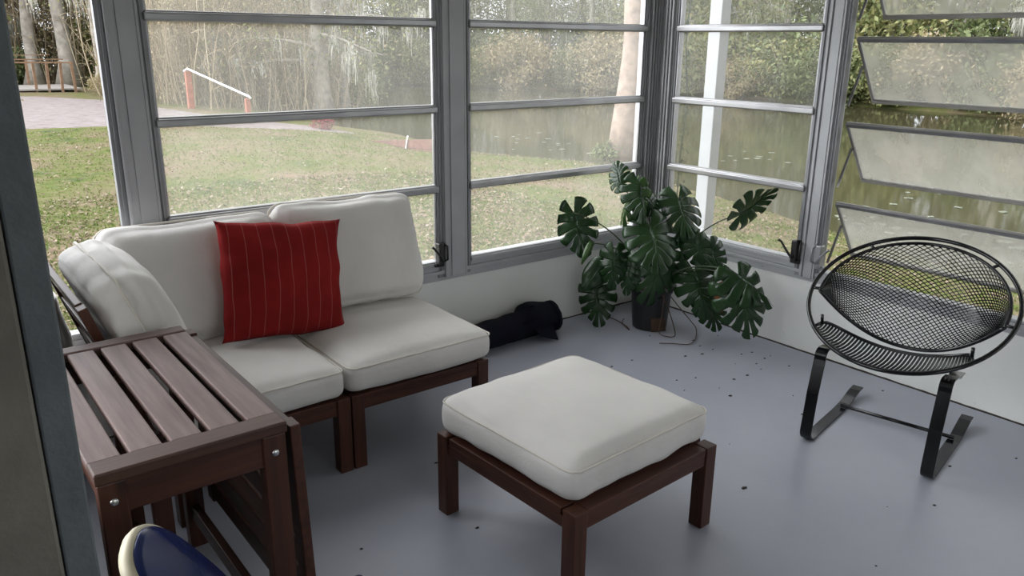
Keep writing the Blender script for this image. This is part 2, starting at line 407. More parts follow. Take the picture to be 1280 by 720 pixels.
RAILS = (1.584, 1.205, .832)
def crank(parent, x, z, mirror=1, pale=False, rot=0):
    """awning window operator: gear case bolted to the jamb with a folding crank arm"""
    b = MB(); b.box(x - .016, x + .016, -.050, -.012, z - .035, z + .075); b.box(x - .026, x + .026, -.032, -.012, z - .048, z - .028)
    h = b.build('crank_housing', M['handle_pale'] if pale else M['handle'], parent, bevel=.006)
    b = MB()
    b.tube([(x, -.050, z - .01), (x, -.062, z - .012), (x - mirror * .026, -.070, z + .022), (x - mirror * .058, -.072, z + .062), (x - mirror * .072, -.080, z + .070)], [.007, .0065, .006, .0055, .007], 8)
    b.build('crank_arm', M['handle_pale'] if pale else M['handle'], h, smooth=True)
    b = MB(); b.tube([(x + mirror * .022, -.018, z + .07), (x + mirror * .034, -.045, z + .055), (x + mirror * .034, -.048, z - .01), (x + mirror * .022, -.018, z - .03)], .0055, 8)
    b.build('pull_bracket', M['handle_pale'] if pale else M['handle'], h, smooth=True)

def win(name, loc, rz, W, f=.027, label=None):
    e = empty(name, loc, rz); e['kind'] = 'structure'
    b = MB()
    b.box(0, f, -.010, .020, SILL + .005, HEAD); b.box(W - f, W, -.010, .020, SILL + .005, HEAD); b.box(f, W - f, -.010, .05, HEAD - .035, HEAD)
    b.box(f * .35, f * .55, -.016, -.008, SILL + .04, HEAD); b.box(W - f * .55, W - f * .35, -.016, -.008, SILL + .04, HEAD)
    b.build('frame', M['frame_paint'], e, bevel=.002)
    if label: e['label'] = label
    return e
def closed_window(name, loc, rz, W, label, crank_at=None):
    f = .027; e = win(name, loc, rz, W, f, label)
    b = MB(); b.box(f, W - f, -.012, .045, SILL + .042, .476); b.box(f, W - f, -.020, -.008, .452, .468); b.build('bottom_rail', M['mullion'], e, bevel=.002)
    zs = [.476] + sorted(RAILS) + [HEAD - .035]
    for z in RAILS:
        b = MB(); b.box(f - .006, W - f + .006, -.024, .018, z - .017, z + .013); b.box(f, W - f, -.012, .026, z - .0195, z + .020); b.build('rail', M['alu'], e, bevel=.006, segs=3)
    for i in range(4):
        z0 = zs[i] + (.016 if i else 0); z1 = zs[i + 1] - (.016 if i < 3 else 0)
        b = MB(); b.box(f + .002, W - f - .002, .004, .007, z0, z1); b.build('pane', M['pane'], e)
        b = MB(); b.box(f, f + .010, -.004, .012, z0, z1); b.box(W - f - .010, W - f, -.004, .012, z0, z1); b.build('pane_edge', M['alu'], e, bevel=.002)
    if crank_at is not None: crank(e, crank_at, .50)
    return e
def open_window(name, loc, rz, W, label, ang=36):
    f = .024; e = win(name, loc, rz, W, f, label)
    b = MB(); b.box(f, W - f, -.012, .045, SILL + .042, .440); b.build('bottom_rail', M['mullion'], e, bevel=.002)
    L = .360; a = R(ang)
    for zt in (1.915, 1.537, 1.159, .783):
        m = Matrix.Translation((0, .008, zt)) @ Matrix.Rotation(a, 4, 'X')      # hinge on top, foot swung outwards
        x0, x1 = f + .026, W - f - .026
        b = MB(); b.box(x0, x1, -.009, .009, -.018, .004, m); b.box(x0, x1, -.009, .009, -L, -L + .020, m)
        b.box(x0, x0 + .013, -.008, .008, -L, 0, m); b.box(x1 - .013, x1, -.008, .008, -L, 0, m)
        fr = b.build('sash', M['alu'], e, bevel=.003)
        b = MB(); b.box(x0 + .012, x1 - .012, -.0015, .0015, -L + .018, -.016, m); b.build('pane', M['pane_open'], fr)
        b = MB()
        for xx in (x0 - .006, x1 + .006):
            p = m @ Vector((xx, 0, -L * .42)); b.bar((xx, .012, zt - .30), p, .004, .012, (1, 0, 0))
        b.build('stay_arm', M['alu'], fr)
    crank(e, f * .5 + .012, .50, -1, True)
    return e
# far corner is the origin; back windows run along x, right windows run towards the viewer
e = win('window_1', (XL, 0, 0), 0, .555, .027, 'clear open porch window between doorway wall and first mullion')
b = MB(); b.box(.027, .528, -.012, .045, SILL + .042, .452); b.build('bottom_rail', M['mullion'], e, bevel=.002)
closed_window('window_2', (-2.754, 0, 0), 0, 1.279, 'hazy four pane porch window behind the sofa', 1.279 - .030)
closed_window('window_3', (-1.336, 0, 0), 0, 1.240, 'hazy four pane porch window between sofa and plant')
closed_window('window_4', (0, -.116, 0), -PI / 2, .924, 'hazy four pane porch window behind the plant', .924 - .022)
open_window('window_5', (0, -1.128, 0), -PI / 2, 1.33, 'porch window with its awning panes swung open behind the hoop chair')
open_window('window_6', (0, -2.56, 0), -PI / 2, 1.27, 'awning porch window beyond the hoop chair')

# ------------------------------------------------------------------ cushions
def cushion_mesh(w, d, h, r=.035, puff=.02, seed=0, n=26, wr=.0035, sag=0.0):
    """box cushion: rounded edges, crowned faces, wrinkled cover; origin at its bottom centre"""
    bm = bmesh.new(); bmesh.ops.create_cube(bm, size=2.0)
    bmesh.ops.subdivide_edges(bm, edges=bm.edges[:], cuts=n, use_grid_fill=True)
    hw, hd, hh = w / 2, d / 2, h / 2
    for v in bm.verts:
        p = v.co.copy(); u, q, s = p
        def e(t): return math.copysign(abs(t) ** .85, t)
        x, y, z = e(u) * hw, e(q) * hd, s * hh
        ix = max(-hw + r, min(hw - r, x)); iy = max(-hd + r, min(hd - r, y)); iz = max(-hh + r * .9, min(hh - r * .9, z))
        dlt = Vector((x - ix, y - iy, z - iz))
        if dlt.length > 1e-6:
            m = max(abs(dlt.x), abs(dlt.y), abs(dlt.z)); dlt = dlt.normalized() * min(m * 1.0, r)
        P = Vector((ix, iy, iz)) + dlt
        cr = (max(0, 1 - u * u) ** .6) * (max(0, 1 - q * q) ** .6)
        P.z += cr * puff * max(0, s) - cr * .2 * puff * max(0, -s)
        side = max(0, 1 - s * s)
        P.x += math.copysign(1, u) * side * abs(u) ** 6 * .010 * (1 - .5 * q * q); P.y += math.copysign(1, q) * side * abs(q) ** 6 * .010 * (1 - .5 * u * u)
        nz = noise.noise(Vector((P.x * 6, P.y * 6, P.z * 6 + seed * 7.3))) + .6 * noise.noise(Vector((P.x * 14, P.y * 14, P.z * 5 + seed * 3.1)))
        edge = max(abs(u), abs(q)) ** 5
        P += p.normalized() * nz * wr * (.5 + edge)
        P.z += hh
        v.co = P
    return bm
def cushion(name, w, d, h, mat, parent=None, **kw):
    bm = cushion_mesh(w, d, h, **kw); me = bpy.data.meshes.new(name); bm.to_mesh(me); bm.free()
    me.polygons.foreach_set('use_smooth', [True] * len(me.polygons)); me.materials.append(mat)
    o = bpy.data.objects.new(name, me); COL.objects.link(o)
    if parent is not None: o.parent = parent
    sm = o.modifiers.new('subsurf', 'SUBSURF'); sm.levels = 1; sm.render_levels = 1
    return o
def piping(parent, w, d, z, r=.035, rad=.0035):
    pts = []; hw, hd = w / 2 + .001, d / 2 + .001
    for cx, cy, a0 in ((hw - r, hd - r, 0), (-hw + r, hd - r, 90), (-hw + r, -hd + r, 180), (hw - r, -hd + r, 270)):
        for k in range(6):
            a = R(a0 + k * 18); pts.append((cx + r * math.cos(a) * .97, cy + r * math.sin(a) * .97, z + .003 * noise.noise(Vector((cx * 9 + k, cy * 9, z * 20)))))
    full = []
    for i in range(len(pts)):
        p, q = Vector(pts[i]), Vector(pts[(i + 1) % len(pts)]); m = max(1, int((q - p).length / .05))
        for k in range(m):
            c = p.lerp(q, k / m); c.z += .003 * noise.noise(c * 11); full.append(c)
    b = MB(); b.tube(full, rad, 6, closed=True); return b.build('piping', M['piping'], parent, smooth=True)

# ------------------------------------------------------------------ slatted outdoor furniture
def base_frame(parent, x0, x1, y0, y1, H=.29, leg=.05, apron=.062):
    """four legs, four apron rails, seat slats"""
    for x in (x0, x1 - leg):
        for y in (y0, y1 - leg):
            b = MB(); b.box(x, x + leg, y, y + leg, 0.0, H); b.build('leg', M['wood_z'], parent, bevel=.003)
    i = .006
    for y in (y0 + i, y1 - i - .024):
        b = MB(); b.box(x0 + leg, x1 - leg, y, y + .024, H - apron, H - .025); b.build('apron', M['wood_x'], parent, bevel=.003)
    for x in (x0 + i, x1 - i - .024):
        b = MB(); b.box(x, x + .024, y0 + leg, y1 - leg, H - apron, H - .025); b.build('apron', M['wood_y'], parent, bevel=.003)
    for y in (y0 + .004, y1 - .058):
        b = MB(); b.box(x0 + leg + .001, x1 - leg - .001, y, y + .054, H - .024, H - .001); b.build('top_rail', M['wood_x'], parent, bevel=.003)
    for x in (x0 + .004, x1 - .058):
        b = MB(); b.box(x, x + .054, y0 + leg + .010, y1 - leg - .010, H - .024, H - .001); b.build('top_rail', M['wood_y'], parent, bevel=.003)
    n = 7; span = (y1 - y0 - 2 * leg - .02)
    for k in range(n):
        c = y0 + leg + .01 + span * (k + .5) / n
        b = MB(); b.box(x0 + .060, x1 - .060, c - span / n * .42, c + span / n * .42, H - .022, H - .004); b.build('slat', M['wood_x'], parent, bevel=.002)
def back_rest(parent, p0, p1, out, H=.29, top=.78, lean=.165):
    """two raking posts, top rail, three slats between; p0..p1 is the foot line, out the leaning direction"""
    p0 = Vector((*p0, H - .03)); p1 = Vector((*p1, H - .03)); o = Vector((*out, 0)); hgt = top - H + .03
    rise = Vector((0, 0, hgt)) + o * lean; along = (p1 - p0).normalized(); nrm = rise.normalized().cross(along)
    for q in (p0 + along * .025, p1 - along * .025):
        b = MB(); b.bar(q, q + rise, .05, .026, nrm); b.build('back_post', M['wood_z'], parent, bevel=.003)
    for k, fr in enumerate((.30, .52, .74, .955)):
        c0 = p0 + rise * fr; c1 = p1 + rise * fr
        ht = .058
        b = MB(); b.bar(c0 + along * .05, c1 - along * .05, .020, ht, rise.normalized()); b.build('back_slat', M['wood_x'] if abs(along.x) > .5 else M['wood_y'], parent, bevel=.003)

# --- ottoman
ot = empty('ottoman', (-1.951, -1.507, 0), .0473)
tag(ot, 'low square dark wood footstool frame standing alone in mid floor under a cream cushion', 'footstool')
base_frame(ot, -.318, .318, -.318, .318, .29)
c = cushion('seat_cushion', .612, .606, .120, M['canvas'], puff=.030, seed=1, r=.040, wr=.006)
c.location = (-1.944, -1.486, .2905); c.rotation_euler = (0, 0, .058)
tag(c, 'square cream seat cushion lying on the footstool in mid floor', 'cushion', 'cream cushions of the sofa set')
piping(c, .618, .612, .105, .04)

# --- one seat section and corner section of the sofa
s1 = empty('sofa_section', (0, 0, 0))
tag(s1, 'dark wood armless sofa section nearest the plant with backrest along the windows', 'sofa', 'dark wood sofa sections')
base_frame(s1, -2.382, -1.778, -.80, -.19, .29); back_rest(s1, (-2.382, -.19), (-1.778, -.19), (0, 1))
s2 = empty('sofa_section', (0, 0, 0))
tag(s2, 'dark wood corner sofa section with two slatted backrests beside the slatted table', 'sofa', 'dark wood sofa sections')
base_frame(s2, -3.00, -2.388, -.80, -.19, .29); back_rest(s2, (-3.00, -.19), (-2.388, -.19), (0, 1)); back_rest(s2, (-3.02, -.80), (-3.02, -.19), (-1, 0))

c = cushion('seat_cushion', .618, .625, .117, M['canvas'], puff=.028, seed=2, r=.038, wr=.005)
c.location = (-2.073, -.490, .2905); c.rotation_euler = (0, 0, .0)
tag(c, 'square cream seat cushion on the sofa section nearest the plant', 'cushion', 'cream cushions of the sofa set')
piping(c, .622, .629, .103)
c = cushion('seat_cushion', .610, .625, .117, M['canvas'], puff=.022, seed=3, r=.038, wr=.005)
c.location = (-2.709, -.485, .2905)
tag(c, 'square cream seat cushion on the corner section under the red pillow', 'cushion', 'cream cushions of the sofa set')
piping(c, .614, .629, .103)

def back_cushion(loc, rz, lean, label, w=.62, hgt=.44, th=.16, seed=0, roll=0):
    c = cushion('back_cushion', w, hgt, th, M['canvas'], puff=.05, seed=seed, r=.05, wr=.009)
    c.rotation_euler = (Euler((0, 0, rz)).to_matrix() @ Euler((0, roll, 0)).to_matrix() @ Euler((R(90) - lean, 0, 0)).to_matrix()).to_euler()
    c.location = loc
    tag(c, label, 'cushion', 'cream cushions of the sofa set'); piping(c, w + .027, hgt + .027, th * .5, .06, .0045)
    return c
# cushion local z is its thickness, pointing out from the backrest; local y climbs
back_cushion((-2.055, -.095, .615), 0, R(20), 'upright cream back cushion behind the red pillow on the plant side', seed=4, roll=R(1.0))
back_cushion((-2.690, -.090, .600), 0, R(19), 'cream back cushion along the window, partly hidden behind the red pillow', seed=5, w=.63)
back_cushion((-3.085, -.49, .600), R(90), R(20), 'cream back cushion seen end on beside the slatted table', seed=6, w=.60)

# --- red scatter pillow
def pillow():
    n = 30; vs = []; fs = []; w, h, T = .50, .455, .075
    idx = {}
    for sgn in (1, -1):
        for i in range(n + 1):
            for j in range(n + 1):
                u = -1 + 2 * i / n; v = -1 + 2 * j / n
                edge = (i in (0, n) or j in (0, n))
                if edge and sgn == -1: idx[(sgn, i, j)] = idx[(1, i, j)]; continue
                x = u * (1 - .085 * (1 - abs(v) ** 5) * abs(u) ** 2) * w / 2; z = v * (1 - .065 * (1 - abs(u) ** 5) * abs(v) ** 2) * h / 2; ear = (abs(u * v)) ** 7; x *= 1 - .015 * ear; z *= 1 - .012 * ear
                th = T * (max(0, 1 - u ** 2) ** .55) * (max(0, 1 - v ** 2) ** .55)
                th += .011 * noise.noise(Vector((x * 9, z * 14, 2.0 * sgn))) * (0 if edge else 1)
                x += .007 * noise.noise(Vector((z * 12, u, 4))); z += .009 * noise.noise(Vector((x * 10, v, 9)))
                idx[(sgn, i, j)] = len(vs); vs.append((x, -sgn * th, z))
    for sgn in (1, -1):
        for i in range(n):
            for j in range(n):
                q = (idx[(sgn, i, j)], idx[(sgn, i + 1, j)], idx[(sgn, i + 1, j + 1)], idx[(sgn, i, j + 1)])
                fs.append(q if sgn == 1 else q[::-1])
    b = MB(); b.add(vs, fs); return b.build('scatter_pillow', M['red'], smooth=True)
p = pillow(); p.location = (-2.437, -.385, .640)
p.rotation_euler = (Euler((R(-14), 0, 0)).to_matrix() @ Euler((0, R(6.0), 0)).to_matrix()).to_euler()
tag(p, 'red square scatter pillow with thin pale vertical stripes leaning on the sofa back', 'pillow')

# --- slatted side table with its hanging leaf
TX0, TX1, TY0, TY1, TZ = -3.338, -2.952, -1.655, -.885, .71
tb = empty('slatted_table', (0, 0, 0)); tag(tb, 'dark stained slatted drop leaf table standing in front of the corner sofa', 'table')
b = MB(); b.box(TX0, TX1, TY0, TY0 + .062, TZ - .026, TZ); b.build('end_rail', M['wood_rail'], tb, bevel=.004)
b = MB(); b.box(TX0, TX1, TY1 - .050, TY1, TZ - .026, TZ); b.build('end_rail', M['wood_sheen_x'], tb, bevel=.004)
n = 5; pitch_ = (TX1 - TX0 + .016) / n
for k in range(n):
    x = TX0 + k * pitch_; b = MB(); b.box(x, x + pitch_ - .017, TY0 + .064, TY1 - .052, TZ - .022, TZ - .003)
    b.build('top_slat', M['wood_worn'], tb, bevel=.003)
for y in (TY0 + .010, TY1 - .034):
    b = MB(); b.box(TX0 + .055, TX1 - .055, y, y + .024, TZ - .100, TZ - .0265); b.build('apron', M['wood_x'], tb, bevel=.002)
for x in (TX0 + .010, TX1 - .034):
    b = MB(); b.box(x, x + .024, TY0 + .055, TY1 - .055, TZ - .085, TZ - .0265); b.build('apron', M['wood_y'], tb, bevel=.002)
for x in (TX0 + .004, TX1 - .056):
    for y in (TY0 + .004, TY1 - .044):
        b = MB(); b.box(x, x + .052, y, y + .04, 0, TZ - .0265); lg = b.build('leg', M['wood_z'], tb, bevel=.003)
        if y < -1.2:
            b = MB(); b.tube([(x + .026, y + .002, TZ - .068), (x + .026, y - .003, TZ - .068), (x + .026, y - .005, TZ - .068)], [.0085, .0085, .005], 14)
            bo = b.build('bolt', M['chrome'], lg, smooth=True); bo['label'] = 'round steel bolt head'
b = MB(); b.box(TX0 + .02, TX0 + .044, TY0 + .05, TY1 - .05, .10, .15); b.box(TX1 - .044, TX1 - .02, TY0 + .05, TY1 - .05, .10, .15); b.build('stretcher', M['wood_y'], tb, bevel=.002)
# swung-in gate leg under the top
b = MB(); gy = TY0 + .33
b.box(TX0 + .16, TX0 + .205, gy, gy + .025, .03, TZ - .11); b.box(TX0 + .16, TX0 + .185, gy + .025, TY1 - .06, TZ - .17, TZ - .12); b.box(TX0 + .16, TX0 + .185, gy + .025, TY1 - .06, .12, .17)
b.box(TX0 + .16, TX0 + .205, TY1 - .085, TY1 - .06, .03, TZ - .11); b.build('gate_leg', M['wood_z'], tb, bevel=.002)
# hanging leaf: two end battens and long slats with gaps between them
lf = MB(); lx = TX1 + .006; lean = .020
m = Matrix.Translation((lx, 0, TZ - .012)) @ Matrix.Rotation(R(-1.6), 4, 'Y')
lf.box(0, .024, TY0 + .002, TY0 + .05, -.56, -.004, m); lf.box(0, .024, TY1 - .05, TY1 - .002, -.56, -.004, m)
for k in range(7):
    z = -.010 - k * .079; lf.box(.003, .021, TY0 + .05, TY1 - .05, z - .064, z, m)
lo = lf.build('drop_leaf', M['wood_y'], tb, bevel=.0025)

# ------------------------------------------------------------------ black wire hoop chair
ch = empty('hoop_chair', (-.512, -1.831, 0), .197)
tag(ch, 'black steel hoop patio chair with round mesh back on sprung flat bar legs', 'chair')
# local frame: x points to the back of the chair, y to its side; ring tilted up at the back
CR, CZ, TILT = .368, .563, R(30.3)
mr_ = Matrix.Translation((0, 0, CZ)) @ Matrix.Rotation(-TILT, 4, 'Y')     # ring plane: local x climbs to the back
def rp_(u, v, wz): return mr_ @ Vector((v, u, wz))                           # u side, v back, wz normal
b = MB(); b.tube([rp_(CR * math.sin(a), CR * math.cos(a), 0) for a in np.linspace(0, 2 * PI, 96, endpoint=False)], .0085, 10, closed=True)
b.build('outer_hoop', M['black_steel'], ch, smooth=True)
A0 = R(97)
RU = .335
def up_arc(s): a = A0 * s; return (RU * math.sin(a), RU * math.cos(a), .0)
def lo_arc(s):
    a = A0 * s; e0 = up_arc(1.0); k = 1 - s * s
    return (e0[0] * math.sin(s * PI / 2) if False else e0[0] * (abs(s) ** .92) * (1 if s >= 0 else -1), e0[1] - .02 * k, -.205 * k)
def back_pt(s, q):
    p = Vector(up_arc(s)); l = Vector(lo_arc(s)); m_ = l.lerp(p, q); 
    m_ += Vector((0, .035, -.035)) * math.sin(q * PI) * (1 - s * s)
    return m_
fr = MB(); fr.tube([rp_(*up_arc(s)) for s in np.linspace(-1, 1, 60)], .0065, 8); fr.tube([rp_(*lo_arc(s)) for s in np.linspace(-1, 1, 60)], .0075, 8)
for s in (-.98, -.42, .42, .98):
    a = A0 * s; fr.tube([rp_(RU * math.sin(a), RU * math.cos(a), 0), rp_(CR * math.sin(a), CR * math.cos(a), 0)], .0065, 8)
fr.build('back_frame', M['black_steel'], ch, smooth=True)
# expanded-metal diamond mesh of the back: one part
mesh = MB(); NS, NQ = 38, 25
def strand(sg):
    for k in range(-NQ, NS + NQ, 1):
        line = []
        for j in range(NQ * 2 + 1):
            q = j / (NQ * 2); s = (k + sg * (j - NQ * (1 - sg)) * .5 * 1.0) / NS * 2 - 1
            if -1 <= s <= 1:
                a = Vector(up_arc(s)); l = Vector(lo_arc(s))
                if (a - l).length > .012: line.append(rp_(*back_pt(s, q)))
            elif line: break
        if len(line) >= 3:
            mesh.tube(line, .0019, 4, cap=False)
strand(1); strand(-1)
mesh.build('back_mesh', M['black_steel'], ch)
# seat: ribs between the hoop's front half and a dipping rear bar
S0 = R(50)
def se_front(s): a = PI - S0 * s; return (CR * math.sin(a), CR * math.cos(a), 0.0)
def se_rear(s):
    k = 1 - s * s; f0 = se_front(s); return (f0[0] * .95, f0[1] + .045 + .165 * k ** .7, -.105 * k ** .8 - .020)
st_ = MB(); st_.tube([rp_(*se_rear(s)) for s in np.linspace(-1, 1, 40)], .0065, 8)
for sg in (-1, 1):
    st_.tube([rp_(*se_rear(sg)), rp_(*se_front(sg))], .0065, 8); st_.tube([rp_(*se_rear(sg)), rp_(*(Vector(se_rear(sg)) + Vector((0, .01, .035))))], .0065, 8)
st_.build('seat_frame', M['black_steel'], ch, smooth=True)
sm_ = MB()
for s in np.linspace(-.985, .985, 44):
    f0, r0 = Vector(se_front(s)), Vector(se_rear(s)); pts = []
    for q in np.linspace(0, 1, 6): pts.append(rp_(*(f0.lerp(r0, q) + Vector((0, 0, -.018)) * math.sin(q * PI))))
    sm_.tube(pts, .0046, 5, cap=False)
sm_.build('seat_mesh', M['black_steel'], ch)
# sprung legs: runner on the floor, tight bend, rising bar, bent back under the seat
for sy in (.222, -.222):
    prof = [(.245, .034), (.20, .032), (.14, .020), (.08, .007), (.02, .004), (-.15, .004), (-.29, .004)]
    prof += [(-.325 - .048 * math.sin(a), .052 - .048 * math.cos(a)) for a in np.linspace(0, R(82), 8)]
    prof += [(-.352, .20), (-.318, .335)]
    prof += [(-.285 - .032 * math.cos(a), .345 + .028 * math.sin(a)) for a in np.linspace(R(15), R(95), 7)]
    prof += [(-.24, .368), (-.19, .352), (-.13, .352)]
    b = MB(); b.ribbon([(x + .055, sy, z) for x, z in prof], .045, .007, (0, 1, 0)); b.build('spring_leg', M['black_steel'], ch, bevel=.0015)
b = MB(); b.tube([(.085, -.222, .018), (.085, .222, .018)], .008, 8); b.build('cross_bar', M['black_steel'], ch, smooth=True)

# ------------------------------------------------------------------ potted monstera
pl = empty('potted_monstera', (0, 0, 0)); tag(pl, 'split leaf monstera in a black nursery pot on the floor in the window corner', 'potted plant')
PC = Vector((-.352, -.372, 0))
b = MB(); b.lathe([(.0, .0), (.088, .0), (.094, .006), (.110, .205), (.118, .207), (.119, .228), (.111, .228), (.105, .200), (.0, .200)], 36, PC); b.build('pot', M['pot'], pl, smooth=False)
b = MB(); b.lathe([(.106, .198), (.07, .205), (.0, .209)], 24, PC); b.build('soil', M['soil'], pl, smooth=True)
LEAVES = [
  ((-0.667, -0.063, 0.635), (-0.654, -0.136, 0.444), (-0.53, -0.84, 0.15), 0.225, 0, 'a'),
  ((-0.493, -0.236, 0.786), (-0.478, -0.173, 0.883), (-0.73, -0.62, -0.28), 0.127, 0, 'b'),
  ((-0.479, -0.337, 0.812), (-0.579, -0.322, 0.613), (-0.97, -0.12, 0.19), 0.142, 1, 'c'),
  ((-0.469, -0.344, 0.82), (-0.505, -0.431, 0.645), (-0.24, -0.91, 0.33), 0.167, 0, 'd'),
  ((-0.465, -0.436, 0.602), (-0.527, -0.566, 0.442), (-0.41, -0.69, 0.6), 0.275, 0, 'e'),
  ((-0.375, -0.482, 0.482), (-0.474, -0.48, 0.239), (-0.52, -0.82, 0.24), 0.309, 0, 'f'),
  ((-0.579, -0.297, 0.448), (-0.614, -0.32, 0.274), (-0.72, -0.62, 0.32), 0.160, 0, 'g'),
  ((-0.504, -0.356, 0.414), (-0.552, -0.369, 0.23), (-0.89, -0.37, 0.28), 0.131, 0, 'h'),
  ((-0.587, -0.214, 0.356), (-0.679, -0.192, 0.245), (-0.82, -0.58, -0.0), 0.121, 0, 'i'),
  ((-0.59, -0.186, 0.236), (-0.616, -0.242, 0.062), (-0.67, -0.7, 0.24), 0.208, 0, 'j'),
  ((-0.249, -0.428, 0.725), (-0.317, -0.553, 0.592), (-0.47, -0.68, 0.57), 0.239, 0, 'k'),
  ((-0.176, -0.765, 0.671), (-0.032, -0.827, 0.776), (-0.3, -0.8, -0.51), 0.220, 0, 'l'),
  ((-0.273, -0.511, 0.587), (-0.163, -0.648, 0.494), (-0.29, -0.71, 0.64), 0.144, 0, 'm'),
  ((-0.271, -0.563, 0.523), (-0.232, -0.645, 0.395), (-0.67, -0.7, 0.24), 0.152, 0, 'n'),
  ((-0.196, -0.622, 0.485), (-0.162, -0.674, 0.346), (-0.45, -0.89, 0.1), 0.152, 0, 'o'),
  ((-0.286, -0.602, 0.364), (-0.274, -0.688, 0.153), (-0.59, -0.75, 0.29), 0.228, 0, 'q'),
  ((-0.312, -0.861, 0.428), (-0.227, -1.03, 0.313), (-0.08, -0.61, 0.79), 0.207, 0, 'r'),
  ((-0.307, -0.891, 0.384), (-0.301, -0.997, 0.168), (-0.53, -0.84, 0.15), 0.263, 0, 's'),
  ((-0.2, -0.644, 0.203), (-0.19, -0.703, 0.072), (-0.53, -0.84, 0.1), 0.180, 0, 't'),
  ((-0.663, -0.205, 0.49), (-0.717, -0.188, 0.363), (-0.75, -0.64, 0.19), 0.038, 1, 'u'),
  ((-0.221, -0.755, 0.306), (-0.238, -0.767, 0.168), (-0.61, -0.78, 0.1), 0.083, 2, 'w'),
  ((-0.406, -0.331, 0.736), (-0.348, -0.376, 0.659), (-0.26, -0.82, 0.51), 0.144, 0, 'x'),
]
def leaf_shape(W, L, seed, split=True):
    """heart-shaped blade: lobes joined near the midrib, slits open towards the margin. x across, y along midrib (0 notch .. L tip)"""
    rnd = random.Random(seed); vs = []; fs = []
    NL = 6 if split else 1; T = 8
    def half(sg):
        for k in range(NL):
            a0, a1 = k / NL, (k + 1) / NL; m = 5 if split else 14
            slit = rnd.uniform(.16, .34); start = rnd.uniform(.40, .58); rows = []
            reach = 1 + rnd.uniform(-.05, .03)
            for i in range(m + 1):
                f = i / m; row = []
                for j in range(T + 1):
                    tt = j / T; g = f
                    if split and tt > start and 0 < k:                       # slit on the lobe's lower side
                        g = f * (1 - slit * min(1, (tt - start) / .18)) + slit * min(1, (tt - start) / .18)
                    s = a0 + (a1 - a0) * g
                    ang = R(-72 + 150 * s ** .80)                            # direction of the lobe: backwards at the notch, forwards at the tip
                    midy = L * (.04 + .80 * s ** 1.1)
                    rad = W / 2 * (1.16 - .12 * s) * (1 - .36 * max(0, s - .55) / .45) * reach * (.70 + .30 * min(1, s / .2))
                    if s > .8: rad *= 1 + .25 * (s - .8) / .2
                    if split: rad *= 1 - .05 * (2 * f - 1) ** 2
                    x = sg * math.cos(ang) * rad * tt; y = midy + math.sin(ang) * rad * tt
                    if s > .93: x *= 1 - .6 * (s - .93) / .07
                    row.append((x, y))
                rows.append(row)
            n0 = len(vs)
            for row in rows: vs.extend(row)
            for i in range(m):
                for j in range(T):
                    q = (n0 + i * (T + 1) + j, n0 + i * (T + 1) + j + 1, n0 + (i + 1) * (T + 1) + j + 1, n0 + (i + 1) * (T + 1) + j)
                    fs.append(q if sg > 0 else q[::-1])
    half(1); half(-1)
    return vs, fs
for li, (B, T_, N, Wd, kind, code) in enumerate(LEAVES):
    B, T_, N = Vector(B), Vector(T_), Vector(N); ax = (T_ - B); L = ax.length; ax.normalize()
    N = (N - ax * N.dot(ax)).normalized(); X = ax.cross(N)
    split = code not in ('u', 'w', 'i')
    vs, fs = leaf_shape(Wd, L, li * 11 + 3, split); rnd = random.Random(li)
    fold = rnd.uniform(.10, .45); droop = rnd.uniform(.2, .6)
    if code in ('d', 'c', 'r', 'm'): fold = .9
    if code == 'a': fold, droop = .08, .12
    if code == 'l': fold, droop = -.35, -.3
    if code == 'w': fold, droop = .8, .6
    P = []
    for (x, y) in vs:
        h = -fold * abs(x) ** 1.15 * 1.1 - droop * (max(0, y / L - .35) ** 2) * L * .5 - .12 * abs(x / (Wd / 2)) ** 3 * Wd
        h += .010 * noise.noise(Vector((x * 16, y * 16, li * 3.7)))
        P.append(B + X * x * (1 - .15 * abs(fold)) + ax * y + N * h)
    P = [Vector((min(q.x, -.015), min(q.y, -.018), max(q.z, .006))) for q in P]
    b = MB(); b.add(P, fs)
    lf_ = b.build('leaf', [M['leaf'], M['leaf_bright'], M['leaf_dead']][kind], pl, smooth=True)
    so = lf_.modifiers.new('solidify', 'SOLIDIFY'); so.thickness = .0012
    if kind == 2: lf_['label'] = 'withered brown leaf'
    if kind == 1: lf_['label'] = 'young bright green leaf'
    # petiole
    src = PC + Vector((rnd.uniform(-.05, .05), rnd.uniform(-.05, .05), .20)); J = B + ax * .04 * L - N * .003
    d = (J - src); mid = src + d * .5 + Vector((0, 0, .10 + .10 * rnd.random())) + Vector((d.x, d.y, 0)) * -.12
    pts = []
    for k in range(15):
        q = k / 14; pts.append(src * (1 - q) ** 2 + mid * 2 * q * (1 - q) + J * q * q)
    pts = [Vector((min(q.x, -.02), min(q.y, -.02), q.z)) for q in pts]
    b = MB(); b.tube(pts, [.0052 - .0022 * k / 14 for k in range(15)], 7); b.build('petiole', M['petiole'], pl, smooth=True)
